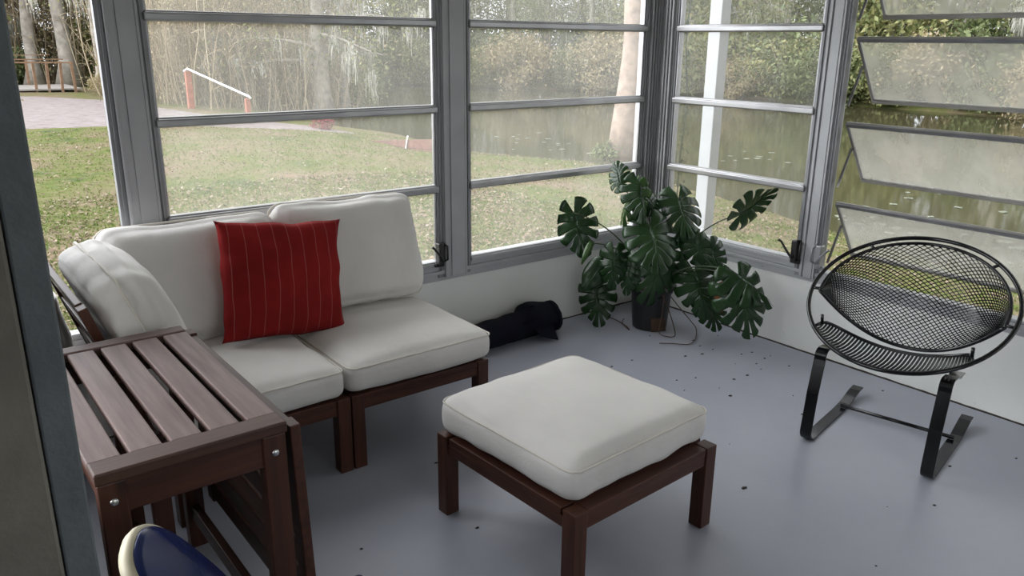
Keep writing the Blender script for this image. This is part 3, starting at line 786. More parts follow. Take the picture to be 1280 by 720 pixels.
for nm, pts in (('aerial_root', [(-.375, -.485, .225), (-.405, -.505, .12), (-.425, -.51, .02), (-.41, -.56, .006), (-.372, -.575, .006), (-.365, -.555, .06), (-.385, -.52, .16), (-.39, -.475, .228)]),
                ('aerial_root', [(-.52, -.60, .006), (-.47, -.64, .006), (-.41, -.70, .006), (-.325, -.675, .006), (-.19, -.57, .006), (-.15, -.50, .02), (-.20, -.45, .10), (-.28, -.42, .20)]),
                ('aerial_root', [(-.44, -.14, .006), (-.445, -.22, .006), (-.475, -.32, .006), (-.50, -.36, .006), (-.46, -.27, .012), (-.43, -.255, .03)]),
                ('aerial_root', [(-.225, -.60, .235), (-.23, -.615, .16), (-.235, -.62, .09)])):
    P = [Vector(q) for q in pts]; sm = []
    for i in range(len(P) - 1):
        a = P[max(0, i - 1)]; b0 = P[i]; c0 = P[i + 1]; d0 = P[min(len(P) - 1, i + 2)]
        for k in range(6):
            tq = k / 6; sm.append(.5 * ((2 * b0) + (c0 - a) * tq + (2 * a - 5 * b0 + 4 * c0 - d0) * tq ** 2 + (3 * b0 - a - 3 * c0 + d0) * tq ** 3))
    b = MB(); b.tube([Vector((q.x, q.y, max(q.z, .004))) for q in sm], .0028, 6); b.build(nm, M['root'], pl, smooth=True)
# brown sheath at the foot of the pot
b = MB()
for k in range(9):
    a = R(228 + k * 5); p0 = PC + Vector((.103 * math.cos(a), .103 * math.sin(a), .07 + .02 * random.random())); p1 = PC + Vector((.112 * math.cos(a + .05), .112 * math.sin(a + .05), .006))
    b.bar(p0, p1, .013, .004, (math.cos(a), math.sin(a), 0))
b.build('dry_sheath', simple('dry_brown_sheath', (.07, .04, .025), .9), pl)

# ------------------------------------------------------------------ navy bundle against the wall
b = MB(); pts = []; rad = []
for k in range(26):
    q = k / 25; x = -1.62 + .80 * q; y = -.105 - .012 * math.sin(q * 5)
    r = .074 + .010 * noise.noise(Vector((q * 7, 0, 1))) + (.014 if q > .72 else 0)
    if q > .955: r *= .93
    pts.append((x, y, max(r, .07) + .001)); rad.append(r)
b.tube(pts, rad, 22)
vs2 = []
for (x, y, z) in b.v:
    d = .008 * noise.noise(Vector((x * 9, y * 30, z * 30))); a = math.atan2(z - .08, y + .105)
    vs2.append((x, min(y + d * math.cos(a), -.008), max(.001, z + d * math.sin(a))))
b.v = vs2
bag = b.build('rolled_chair_bag', M['navy'], smooth=True); tag(bag, 'dark navy rolled fabric bag lying on the floor against the knee wall', 'bag')
for (x0, y0, z0, dx, dy, dz) in ((-1.06, -.10, .155, .07, -.05, .035), (-1.02, -.185, .07, .12, -.075, -.055), (-1.10, -.17, .11, .05, -.05, .03)):
    q = [Vector((x0, y0, z0)), Vector((x0 + dx, y0, z0)), Vector((x0 + dx * .8, y0 + dy, z0 + dz)), Vector((x0 + dx * .1, y0 + dy * .4, z0 + dz * .6))]
    b = MB(); b.add([*q, *[v + Vector((.004, .004, -.006)) for v in q]], [(0, 1, 2, 3), (7, 6, 5, 4), (0, 4, 5, 1), (1, 5, 6, 2), (2, 6, 7, 3), (3, 7, 4, 0)])
    b.build('loose_flap', M['navy'], bag, bevel=.001)
b = MB(); b.tube([(-.852 + .0, -.105 + .08 * math.cos(a), .086 + .08 * math.sin(a)) for a in np.linspace(0, 2 * PI, 30, endpoint=False)], .006, 7, closed=True); b.build('drawstring_hem', M['navy'], bag, smooth=True)

# ------------------------------------------------------------------ pale sack between sofa and house wall
b = MB(); rings = 14; seg = 26
for i in range(rings + 1):
    q = i / rings; z = .655 * q; sx_ = .092 * (1 - .55 * max(0, q - .55) / .45) ; sy_ = .11 * (1 - .25 * max(0, q - .6) / .4)
    if q < .08: sx_ *= .9
    bul = 1 + .05 * math.sin(q * 26) * (q > .55)
    for k in range(seg):
        a = 2 * PI * k / seg; cx = math.copysign(abs(math.cos(a)) ** .7, math.cos(a)); cy = math.copysign(abs(math.sin(a)) ** .7, math.sin(a))
        nn = 1 + .06 * noise.noise(Vector((cx * 2, cy * 2, z * 9)))
        b.v.append((-3.205 + sx_ * cx * nn * bul, -.145 + sy_ * cy * nn * bul, z))
for i in range(rings):
    for k in range(seg): b.f.append((i * seg + k, i * seg + (k + 1) % seg, (i + 1) * seg + (k + 1) % seg, (i + 1) * seg + k))
b.f.append(tuple(range(seg))[::-1]); b.f.append(tuple(rings * seg + k for k in range(seg)))
sk = b.build('sack', M['sack'], smooth=True); tag(sk, 'pale crumpled sack standing behind the corner of the sofa by the doorway wall', 'sack')

# ------------------------------------------------------------------ blue padded folding chair, only its back in view
fc = empty('padded_folding_chair', (0, 0, 0)); tag(fc, 'folding chair with rounded blue vinyl back edged in cream beside the table', 'chair')
BC = Vector((-3.246, -1.900, .548)); nb = Vector((.74, -.40, .54)).normalized(); upb = (Vector((-.47, .10, .80))); upb = (upb - nb * upb.dot(nb)).normalized(); sb = upb.cross(nb)
def pad(rw, rh, n_, off, th, name, mat, ex=2.6, parent=fc, dome=.0):
    b = MB(); seg = 56; prof = [(.90, -th / 2), (.985, -th * .4), (1.0, 0), (.985, th * .4), (.90, th / 2), (.6, th / 2 + dome * .7), (.3, th / 2 + dome * .93), (.001, th / 2 + dome)]
    for (k, z) in prof:
        for i in range(seg):
            a = 2 * PI * i / seg; cx = math.copysign(abs(math.cos(a)) ** (2 / ex), math.cos(a)); cy = math.copysign(abs(math.sin(a)) ** (2 / ex), math.sin(a))
            b.v.append(tuple(BC + sb * cx * rw * k + upb * cy * rh * k + nb * (off + z)))
    for j in range(len(prof) - 1):
        for i in range(seg): b.f.append((j * seg + i, j * seg + (i + 1) % seg, (j + 1) * seg + (i + 1) % seg, (j + 1) * seg + i))
    b.f.append(tuple(range(seg))[::-1])
    return b.build(name, mat, parent, smooth=True)
bp = pad(.099, .168, None, 0, .028, 'back_rim', M['cream_vinyl']); pad(.091, .159, None, .012, .016, 'back_pad', M['blue_vinyl'], parent=bp, dome=.016)
b = MB()
for sg in (-1, 1):
    top = BC + sb * sg * .085 - nb * .02 + upb * .05; 
    b.tube([top, BC + sb * sg * .085 - nb * .02 - upb * .20, Vector((-3.06 + .0, -1.97 + sg * .10, .40)), Vector((-2.98, -2.0 + sg * .12, .012))], .010, 8)
    b.tube([Vector((-3.12, -1.97 + sg * .09, .42)), Vector((-3.24, -1.93 + sg * .11, .012))], .010, 8)
b.build('frame', M['handle_pale'], fc, smooth=True)
b = MB(); b.box(-3.13, -2.90, -2.07, -1.87, .405, .43); b.build('seat', M['blue_vinyl'], fc, bevel=.01)

# ------------------------------------------------------------------ bits on the floor
vs = []; fs = []
for k in range(70):
    x, y = (-.35 + random.gauss(0, .55), -.85 + random.gauss(0, .38)) if k < 50 else (random.uniform(-2.6, -.2), random.uniform(-2.6, -.9))
    if not (-2.9 < x < -.03 and -2.7 < y < -.04): continue
    s = random.uniform(.003, .011) if k % 5 else random.uniform(.010, .016); a = random.uniform(0, PI); n0 = len(vs); h = random.uniform(.002, .006)
    for j in range(5):
        an = a + 2 * PI * j / 5; vs.append((x + math.cos(an) * s * random.uniform(.6, 1.2), y + math.sin(an) * s * .6, .0008))
    vs.append((x, y, h))
    for j in range(5): fs.append((n0 + j, n0 + (j + 1) % 5, n0 + 5))
    fs.append(tuple(n0 + j for j in range(5))[::-1])
b = MB(); b.add(vs, fs); d = b.build('debris', M['speck']); tag(d, 'dark specks of soil and dry leaf scattered on the grey floor', 'debris', kind='stuff')

# ================================================================== outdoors
SHORE = [(-30, 5.6), (-5, 5.8), (-.1, 6.0), (1.3, 6.4), (2.6, 6.8), (4.1, 7.3), (7, 8.1), (9.3, 8.9), (10.5, 7.9), (12.4, 7.4), (16.7, 8.0), (18.9, 7.6), (21, 7.6), (24, 9), (30, 12), (60, 14)]
def shore(y): return float(np.interp(y, [s[0] for s in SHORE], [s[1] for s in SHORE]))
WATER = -1.0
def ground(x, y):
    xs = shore(y); q = x / xs
    far = 30.0 - max(0, (y - 24)) * .55
    if q <= 0: h = -.32
    elif q <= 1: h = -.32 - .70 * q ** 2.0
    else: h = -1.02 - min(1.0, (q - 1) * 2.2)
    if x > far - 3 and y < 60: h = max(h, min(-.75, -2.0 + (x - far + 3) * .38))
    return h + .025 * noise.noise(Vector((x * .6, y * .6, 0)))
t = NT('lawn_and_mud'); v = t.coords('Object')
f = t.noise(v, .75, 6, .68); f2 = t.noise(v, 7, 6, .75); f3 = t.noise(v, 2.2, 4)
c = t.ramp(f, [(.32, (.046, .070, .024)), (.42, (.080, .098, .022)), (.53, (.112, .100, .050)), (.66, (.155, .112, .078))])
c = t.mix(t.ramp(f2, [(.48, (0, 0, 0)), (.70, (.8, .8, .8))]), c, (.17, .13, .085))
t.set(col=c, rough=.95, spec=.1); t.bump(f2, .6, .05)
M['lawn'] = t.m
gx = np.concatenate([np.arange(-14, 14, .35), np.arange(14, 62, 1.5)]); gy = np.concatenate([np.arange(-22, -8, 1.5), np.arange(-8, 26, .35), np.arange(26, 66, 1.5)])
vs = [(x, y, ground(x, y) if not (-6.5 < x < .3 and -4.8 < y < .3) else -.34) for x in gx for y in gy]; ny = len(gy)
fs = [(i * ny + j, (i + 1) * ny + j, (i + 1) * ny + j + 1, i * ny + j + 1) for i in range(len(gx) - 1) for j in range(ny - 1)]
lw = np_mesh('lawn', vs, fs, M['lawn'], smooth=True); struct(lw)
# pond
t = NT('pond_water'); v = t.coords('Object', (1, 1, 1)); f = t.noise(v, 2.4, 3)
t.set(col=(.045, .042, .022), rough=.06, spec=.6); t.b.inputs['IOR'].default_value = 1.33; t.bump(f, .05, .02)
M['water'] = t.m
b = MB(); b.add([(4.5, -40, WATER), (90, -40, WATER), (90, 80, WATER), (4.5, 80, WATER)], [(0, 1, 2, 3)]); struct(b.build('pond', M['water']))
# gravel drive
t = NT('pale_gravel'); v = t.coords('Object'); f = t.noise(t.coords('Object', (1, 2.6, 1)), 3.2, 8, .8)
c = t.ramp(f, [(.34, (.085, .066, .060)), (.48, (.185, .158, .152)), (.68, (.265, .236, .230))])
t.set(col=c, rough=.95, spec=.1); t.bump(f, .6, .03); M['gravel'] = t.m
near = [(-14, 16.3), (-1.25, 15.9), (.3, 15.66), (1.2, 15.3), (2.8, 14.9), (4.5, 14.7), (5.6, 14.75)]
farl = [(-14, 28), (.2, 27.4), (1.55, 25.4), (2.17, 24.8), (2.9, 21.6), (3.7, 18.3), (5.6, 15.2)]
vs = []; fs = []; nx = 50
for i in range(nx + 1):
    q = i / nx; x = -14 + 19.6 * q
    y0 = np.interp(x, [a[0] for a in near], [a[1] for a in near]) + .12 * noise.noise(Vector((x * 1.7, 0, 0))); y1 = max(y0 + .2, np.interp(x, [a[0] for a in farl], [a[1] for a in farl]))
    for j in range(25): y = y0 + (y1 - y0) * j / 24; vs.append((x, y, ground(x, y) + (.018 if 0 < j < 24 else -.03)))
for i in range(nx):
    for j in range(24): fs.append((i * 25 + j, (i + 1) * 25 + j, (i + 1) * 25 + j + 1, i * 25 + j + 1))
struct(np_mesh('driveway', vs, fs, M['gravel'], smooth=True))

def on_drive(x, y):
    return -14 < x < 5.6 and np.interp(x, [a[0] for a in near], [a[1] for a in near]) < y < np.interp(x, [a[0] for a in farl], [a[1] for a in farl])
# grass tufts and fallen leaves near the porch
def blades(n, gen, hmin, hmax, wid, spread):
    V = np.zeros((n, 3, 3), np.float32); k = 0
    while k < n:
        x, y = gen()
        if (-6.6 < x < .35 and y < .35) or on_drive(x, y) or x > shore(y) - .1: continue
        z = ground(x, y); a = random.uniform(0, 2 * PI); h = random.uniform(hmin, hmax); c_, s_ = math.cos(a), math.sin(a)
        lx, ly = random.gauss(0, spread) * h, random.gauss(0, spread) * h
        V[k] = [(x - c_ * wid, y - s_ * wid, z - .005), (x + c_ * wid, y + s_ * wid, z - .005), (x + lx, y + ly, z + h)]; k += 1
    return V.reshape(-1, 3), np.arange(n * 3).reshape(n, 3)
def gA():
    r = random.random()
    if r < .45: return random.uniform(-4.5, 3), .35 + 7.0 * random.random() ** 1.3
    if r < .8: return random.uniform(-3, 8.5), random.uniform(2, 15.5)
    return random.uniform(.35, 7), random.uniform(-5, 3)
V, F = blades(60000, gA, .012, .040, .011, .9)
g = np_mesh('grass', V, F, M['grassblade']); tag(g, 'short patchy green lawn grass between the porch and the pond', 'grass', kind='stuff')
n = 16000; V = np.zeros((n, 4, 3), np.float32); k = 0
while k < n:
    x, y = gA()
    if (-6.6 < x < .35 and y < .35) or on_drive(x, y) or x > shore(y) - .1: continue
    z = ground(x, y) + .02; a = random.uniform(0, 2 * PI); s_ = random.uniform(.012, .032); c1, s1 = math.cos(a) * s_, math.sin(a) * s_; tl = random.uniform(-.02, .02)
    V[k] = [(x + c1, y + s1, z + tl), (x - s1 * .6, y + c1 * .6, z), (x - c1, y - s1, z - tl * .5), (x + s1 * .6, y - c1 * .6, z + .006)]; k += 1
g = np_mesh('fallen_leaves', V.reshape(-1, 3), np.arange(n * 4).reshape(n, 4), M['litter']); tag(g, 'dry brown leaves scattered over the lawn', 'leaves', kind='stuff')

# ---- plant generators (numpy quads)
def leaf_quads(centers, size, aspect=.5, flat=0.0):
    n = len(centers); a = RNG.normal(size=(n, 3)); 
    if flat: a[:, 2] *= flat
    a /= np.linalg.norm(a, axis=1)[:, None]; r_ = RNG.normal(size=(n, 3)); b_ = np.cross(a, r_); b_ /= np.linalg.norm(b_, axis=1)[:, None]
    s = (size * RNG.uniform(.6, 1.3, n))[:, None]; c_ = np.asarray(centers)
    V = np.stack([c_ - a * s, c_ + b_ * s * aspect, c_ + a * s, c_ - b_ * s * aspect], 1)
    return V.reshape(-1, 3), np.arange(n * 4).reshape(n, 4)
def clump_points(n, k, rx, ry, rz, cz, spread):
    d = RNG.normal(size=(k, 3)); d /= np.linalg.norm(d, axis=1)[:, None]; rad = RNG.uniform(.35, 1, k)[:, None] ** .6
    cc = d * rad * [rx, ry, rz] + [0, 0, cz]
    P = cc[RNG.integers(0, k, n)] + RNG.normal(size=(n, 3)) * spread * [1, 1, .75]
    P[:, 2] = np.maximum(P[:, 2], .03); return P
def moss_quads(anchors, per, lmin, lmax):
    out = []
    for (x, y, z) in anchors:
        if random.random() > .45: continue
        x, y = x + random.gauss(0, .15), y + random.gauss(0, .15); big = random.uniform(.35, 1)
        for _ in range(int(per * 2.4)):
            L = random.uniform(lmin, lmax) * big; px, py = x + random.gauss(0, .11), y + random.gauss(0, .11); pz = z + random.gauss(0, .08); segs = 4
            a = random.uniform(0, PI); w0 = random.uniform(.012, .034); cx, cy = px, py
            for s_ in range(segs):
                z0, z1 = pz - L * s_ / segs, pz - L * (s_ + 1) / segs; w1 = w0 * (1 - (s_ + 1) / segs * .75); wa = w0 * (1 - s_ / segs * .75)
                nx_, ny_ = cx + random.gauss(0, .02), cy + random.gauss(0, .02); a2 = a + random.gauss(0, .5)
                out.append([(cx - math.cos(a) * wa, cy - math.sin(a) * wa, z0), (cx + math.cos(a) * wa, cy + math.sin(a) * wa, z0), (nx_ + math.cos(a2) * w1, ny_ + math.sin(a2) * w1, z1), (nx_ - math.cos(a2) * w1, ny_ - math.sin(a2) * w1, z1)])
                cx, cy, a = nx_, ny_, a2
    V = np.array(out, np.float32); return V.reshape(-1, 3), np.arange(len(V) * 4).reshape(-1, 4)
def make_tree(name, h, r, fol, n_leaf, moss=True, seed=0, bark='bark_grey', crown0=.25, spread=2.6, leaf=.075, nb=14, flare=1.7):
    rnd = random.Random(seed); root = empty(name)
    b = MB(); pts = []; rad = []
    for k in range(12):
        q = k / 11; pts.append((.25 * noise.noise(Vector((q * 2.2, seed, 0))) * q * 3, .25 * noise.noise(Vector((q * 2.2, seed, 5))) * q * 3, h * q)); rad.append(r * (1 - .72 * q) * (1 + (flare - 1) * max(0, 1 - q * 9) ** 1.6))
    b.tube(pts, rad, 12); b.v = [tuple(Vector(p) * 1 + Vector((noise.noise(Vector(p) * 4), noise.noise(Vector(p) * 4 + Vector((9, 0, 0))), 0)) * r * .22) for p in b.v]
    b.build('trunk', M[bark], root, smooth=True)
    br = MB(); ends = []
    for k in range(nb):
        q = crown0 + (1 - crown0) * (k + .5) / nb; i = min(10, int(q * 11)); p0 = Vector(pts[i]).lerp(Vector(pts[i + 1]), q * 11 - i); a = rnd.uniform(0, 2 * PI); L = spread * (1 - .55 * q) * rnd.uniform(.7, 1.2)
        pp = [p0]; d = Vector((math.cos(a), math.sin(a), rnd.uniform(.1, .6)))
        for s_ in range(5):
            d = (d + Vector((rnd.gauss(0, .25), rnd.gauss(0, .25), rnd.gauss(-.06, .15)))).normalized(); pp.append(pp[-1] + d * L / 5); ends.append(pp[-1].copy())
            if s_ > 1:
                e2 = pp[-1] + Vector((rnd.gauss(0, .4), rnd.gauss(0, .4), rnd.gauss(.1, .3))); br.tube([pp[-1], (pp[-1] + e2) / 2 + Vector((0, 0, .06)), e2], [r * .07, r * .05, r * .02], 5); ends.append(e2)
        br.tube(pp, [r * .26 * (1 - .8 * j / 5) for j in range(6)], 6)
    br.build('branches', M[bark], root, smooth=True)
    if n_leaf:
        c_ = np.array([tuple(e_) for e_ in ends]); P = c_[RNG.integers(0, len(c_), n_leaf)] + RNG.normal(size=(n_leaf, 3)) * .38
        P[:, 2] = np.maximum(P[:, 2], .1); V, F = leaf_quads(P, leaf); np_mesh('foliage', V, F, M[fol], root)
    if moss:
        V, F = moss_quads([tuple(e_) for e_ in ends], moss if isinstance(moss, int) and moss > 1 else 9, .2, 1.25); np_mesh('hanging_moss', V, F, M['moss'], root)
    return root
def make_bush(name, rx, ry, rz, fol, n, leaf=.06, seed=0, stems=9):
    rnd = random.Random(seed); root = empty(name)
    b = MB()
    for k in range(stems):
        a = rnd.uniform(0, 2 * PI); q = Vector((math.cos(a) * rx * .7, math.sin(a) * ry * .7, rz * rnd.uniform(1.1, 1.9)))
        b.tube([(q.x * .1, q.y * .1, -.05), (q.x * .45, q.y * .45, q.z * .5), tuple(q)], [.03, .02, .006], 5)
    b.build('stems', M['twig'], root, smooth=True)
    P = clump_points(n, 34, rx, ry, rz, rz * .95, .20 * (rx + ry) / 2); V, F = leaf_quads(P, leaf); np_mesh('foliage', V, F, M[fol], root)
    return root
def make_thicket(name, n, spread, h, seed=0):
    rnd = random.Random(seed); root = empty(name); b = MB()
    for k in range(n):
        x, y = rnd.gauss(0, spread), rnd.gauss(0, spread * .6); L = h * rnd.uniform(.45, 1.1); d = Vector((rnd.gauss(0, .13), rnd.gauss(0, .13), 1)); pts = [Vector((x, y, -.1))]
        for s_ in range(5):
            d = (d + Vector((rnd.gauss(0, .10), rnd.gauss(0, .10), 0))).normalized(); pts.append(pts[-1] + d * L / 5)
        r_ = rnd.uniform(.008, .024); b.tube(pts, [r_ * (1 - .8 * j / 5) for j in range(6)], 4, cap=False)
        for t_ in range(7):
            j = rnd.randint(1, 4); p0 = pts[j].lerp(pts[j + 1], rnd.random()); e_ = p0 + Vector((rnd.gauss(0, .28), rnd.gauss(0, .28), rnd.uniform(-.05, .6))); b.tube([p0, (p0 + e_) / 2 + Vector((0, 0, .04)), e_], [r_ * .5, r_ * .4, r_ * .15], 3, cap=False)
    b.build('bare_stems', M['twig'], root)
    P = np.column_stack([RNG.normal(0, spread, n * 26), RNG.normal(0, spread * .6, n * 26), RNG.uniform(.1, h * .95, n * 26)]); V, F = leaf_quads(P, .05); np_mesh('dry_leaves', V, F, M['fol_tan'], root)
    return root
class Kind:
    def __init__(s, proto): s.p = proto; s.used = False
    def place(s, x, y, label, cat, group=None, sc=1.0, rz=None, z=None):
        o = copy_tree(s.p) if s.used else s.p; s.used = True
        o.location = (x, y, ground(x, y) - .04 if z is None else z); o.rotation_euler = (0, 0, random.uniform(0, 6.28) if rz is None else rz); o.scale = (sc, sc, sc)
        tag(o, label, cat, group); return o
K_mosst = Kind(make_tree('mossy_tree', 10, .28, 'fol_olive', 4200, 11, 1, spread=3.4, crown0=.16, nb=18))
K_tree = Kind(make_tree('leafy_tree', 10.5, .20, 'fol_olive', 17000, 3, 2, spread=3.2, crown0=.10, nb=22, leaf=.058))
K_green = Kind(make_tree('green_tree', 10.5, .18, 'fol_green', 17000, 2, 3, spread=3.0, crown0=.10, nb=22, leaf=.058))
K_pale = Kind(make_tree('bare_mossy_tree', 10, .17, 'fol_tan', 2600, 15, 4, spread=2.8, crown0=.14, nb=18))
K_bo = Kind(make_bush('bank_shrub', 1.5, 1.3, 1.15, 'fol_olive', 5200, .075, 1))
K_bg = Kind(make_bush('bank_shrub', 1.4, 1.4, 1.0, 'fol_green', 5200, .075, 2))
K_bt = Kind(make_bush('bank_shrub', 1.5, 1.2, 1.2, 'fol_tan', 4600, .07, 3, 16))
K_th = Kind(make_thicket('bare_bush', 90, 1.1, 4.6, 5)); K_th2 = Kind(make_thicket('bare_bush', 80, 1.3, 5.6, 6))

GB = 'trees on the far bank of the pond'; GS = 'shrubs on the far bank of the pond'
def far_x(y): return 30.0 - max(0, (y - 24)) * .55
# far bank: two rows of shrubs, two rows of trees, following the shoreline from right to behind the corner
bank = [(far_x(y), y) for y in np.arange(-16, 40, 2.2)] + [(21.4 - 2.2 * k, 40 + .4 * k) for k in range(4)]
for i, (x, y) in enumerate(bank):
    k = (K_bo, K_bg, K_bt)[random.choice([0, 0, 1, 2, 2])]
    nm = {id(K_bo): 'olive green shrub in the undergrowth on the far bank of the pond', id(K_bg): 'leafy green shrub in the undergrowth on the far bank of the pond', id(K_bt): 'tan twiggy shrub in the undergrowth on the far bank of the pond'}
    k.place(x + random.uniform(-.8, .8), y, nm[id(k)], 'shrub', nm[id(k)].split(' in ')[0] + 's of the far bank', random.uniform(.9, 1.5))
    if i % 2 == 0:
        k = (K_bo, K_bg)[random.randint(0, 1)]
        k.place(x + 2.6, y + 1.0, nm[id(k)], 'shrub', nm[id(k)].split(' in ')[0] + 's of the far bank', random.uniform(1.6, 2.4))
LT = {id(K_mosst): ('mossy olive tree rising from the far bank of the pond', 'mossy olive trees of the far bank'), id(K_tree): ('leafy olive tree rising from the far bank of the pond', 'leafy olive trees of the far bank'),
      id(K_green): ('dense green tree rising from the far bank of the pond', 'dense green trees of the far bank'), id(K_pale): ('nearly bare tree hung with grey moss on the far bank of the pond', 'bare mossy trees of the far bank')}
for i, y in enumerate(np.arange(-17, 42, 2.5)):
    k = random.choice([K_mosst, K_tree, K_pale, K_green, K_pale, K_mosst] if y < 24 else [K_mosst, K_tree, K_tree, K_green, K_pale]); k.place(far_x(y) + 2.2 + random.uniform(-.7, 1.2), y + random.uniform(-.5, .5), LT[id(k)][0], 'tree', LT[id(k)][1], random.uniform(.85, 1.15))
    k = random.choice([K_tree, K_green, K_tree]); k.place(far_x(y) + 6 + random.uniform(-1, 1), y + 1.2, LT[id(k)][0], 'tree', LT[id(k)][1], random.uniform(1.1, 1.4))
# near-bank wood beyond the drive, seen through the first two windows
for (x, y, s_) in ((4.5, 24.4, .9), (5.0, 23.6, 1.0), (5.9, 23.4, 1), (7.0, 23.6, .95), (4.7, 26.4, 1.1), (5.6, 26.0, 1.15), (7.4, 26.2, 1.1), (9.2, 26.0, 1.0)):
    k = random.choice([K_th, K_th2]); k.place(x, y, 'thicket of bare upright stems beyond the handrail at the drive end', 'thicket', 'bare thickets beyond the drive', s_)
K_mosst.place(8.35, 22.3, 'pale trunked moss hung tree at the water edge beyond the lawn', 'tree', None, 1.0, 2.0)
K_pale.place(10.4, 24.8, 'slender grey tree draped in moss right behind the pale trunked waterside tree', 'tree', None, .95, .5)
K_mosst.place(6.3, 27.5, 'moss hung tree deep behind the bare thicket', 'tree', 'moss hung trees behind the bare thicket', 1.1)
K_mosst.place(9.6, 29.5, 'moss hung tree deep behind the bare thicket', 'tree', 'moss hung trees behind the bare thicket', 1.1)
for (x, y, s_) in ((10.8, 26.5, 1.0), (12.2, 29, 1.2), (13.6, 33, 1.3), (9.0, 28.5, 1.5), (12, 33.5, 1.6), (6, 29, 1.6), (6.4, 31, 1.4)):
    k = random.choice([K_bo, K_bg]); k.place(x, y, 'olive undergrowth shrub behind the bare thicket beyond the drive' if k is K_bo else 'green undergrowth shrub behind the bare thicket beyond the drive', 'shrub', 'undergrowth behind the thicket, ' + ('olive' if k is K_bo else 'green'), s_)
for (x, y, k) in ((5.8, 36.5, K_tree), (7, 33.5, K_tree), (10, 35, K_green), (13.5, 38, K_tree), (16.5, 42, K_green), (-2.5, 38, K_tree), (1.5, 39.5, K_green), (5, 38.5, K_tree), (-6, 39, K_tree), (9.5, 40, K_tree), (13, 43, K_tree), (17, 45, K_tree), (20, 43.5, K_green), (22.5, 41.5, K_tree), (15, 47, K_green), (19.5, 47.5, K_tree), (24, 45, K_tree)):
    k.place(x, y, 'leafy olive tree closing the wood behind dock and thicket' if k is K_tree else 'dense green tree closing the wood behind dock and thicket', 'tree', 'trees closing the wood, ' + ('olive' if k is K_tree else 'green'), 1.15)
for (x, y, s_) in ((1.3, 36.2, 1.3), (3.2, 35.8, 1.2), (-.2, 37.2, 1.4), (-1.9, 37.5, 1.4), (2.3, 38.2, 1.6), (.4, 39, 1.6)):
    k = random.choice([K_th, K_th2]); k.place(x, y, 'thicket of bare upright stems behind the dock', 'thicket', 'bare thickets behind the dock', s_)
for (x, y) in ((-2.2, 40), (2.6, 40.5), (.3, 42)): K_pale.place(x, y, 'bare moss hung tree deep in the wood behind the dock', 'tree', 'bare mossy trees behind the dock', 1.3)
# trees by the dock, through the open window
K_cy = Kind(make_tree('waterside_tree', 10, .26, 'fol_olive', 700, 7, 8, spread=3.2, crown0=.42, nb=16, flare=2.0))
K_cy.place(1.55, 33.6, 'grey trunked mossy tree behind the dock, slimmer of the pair', 'tree', None, .9)
K_cy.place(2.72, 33.2, 'thick grey trunked mossy tree behind the end of the dock railing', 'tree', None, 1.2, 1.0)
K_cy.place(3.35, 30.6, 'pale leaning trunked tree beside the dock end, close to the mullion', 'tree', None, .75, 2.4)
K_pale.place(.2, 36.5, 'thin bare tree hung with moss behind the dock railing', 'tree', None, .9, 1.3)
K_bg.place(.6, 35, 'bright green shrub glimpsed through the dock railing', 'shrub', None, .9)
for (x, y, s_) in ((-1.5, 35.5, 1.5), (4.4, 36.5, 1.3)): K_bo.place(x, y, 'olive shrub behind the dock', 'shrub', 'olive shrubs behind the dock', s_)
K_bt.place(2.75, 27.2, 'low brushy shrub at the end of the dock beside the gravel', 'shrub', None, .34)
# pale trunk standing close beyond the corner window
t_ = make_tree('tall_tree', 9, .27, 'fol_olive', 2600, 0, 12, 'bark_pale', .62, 2.2, .08, 10, 1.25)
t_.location = (8.75, 8.75, -.85); tag(t_, 'tall tree with smooth pale pinkish trunk on the near shore', 'tree')
b_ = make_bush('shore_tussock', .35, .3, .22, 'fol_green', 900, .05, 9, 5); b_.location = (8.55, 8.9, -.93); tag(b_, 'green tussock at the foot of the pale trunk', 'shrub')
# right-hand near bank growth glimpsed under the open awnings and beside the corner
az = make_bush('azalea', .5, .45, .3, 'fol_pink', 1500, .04, 4, 6); az.scale = (.6, .6, .55); az.location = (5.0, 15.3, ground(5.0, 15.3)); tag(az, 'low pink flowering azalea at the tip of the gravel drive', 'shrub')

# dock with railing
dk = empty('dock', (0, 0, 0)); tag(dk, 'weathered wooden dock with a post railing beyond the gravel drive', 'dock')
b = MB()
for k in range(26): b.box(-4 + k * .245, -4 + k * .245 + .235, 29.2, 32.4, -.27, -.22)
b.build('deck', M['deck_grey'], dk)
for k, (x, y, tilt) in enumerate(((-2.2, 29.3, 0), (-1.3, 29.3, 0), (-.45, 29.3, 0), (.35, 29.3, .0), (.95, 29.3, .0), (1.32, 29.25, -.02), (1.72, 29.2, -.03), (2.12, 29.0, .02), (1.15, 32.3, 0), (.30, 32.3, 0))):
    b = MB(); b.bar((x, y, -.6), (x - tilt * 2, y, .70), .085, .085, (0, 1, 0)); b.build('railing_post', M['dock_wood'], dk, bevel=.006)
b = MB(); b.bar((-2.3, 29.25, .70), (2.16, 29.0, .66), .05, .05); b.bar((-2.3, 29.25, .88), (1.5, 29.25, .92), .025, .025); b.bar((.2, 32.3, .70), (2.4, 32.3, .70), .10, .04); b.build('railing', M['dock_wood'], dk)
# handrail by the drive
hr = empty('handrail', (0, 0, 0)); tag(hr, 'white pipe handrail sloping between two red posts by the thicket', 'handrail')
b = MB(); b.box(3.80, 3.97, 21.8, 21.95, -.95, .58); b.build('post', M['redwood'], hr, bevel=.01)
b = MB(); b.box(4.92, 5.05, 20.15, 20.28, -1.05, -.14); b.build('post', M['redwood'], hr, bevel=.01)
b = MB(); b.tube([(3.80, 21.95, .58), (3.88, 21.86, .65), (5.02, 20.16, -.08), (5.06, 20.1, -.14)], .032, 8); b.build('pipe_rail', M['white_pipe'], hr, smooth=True)
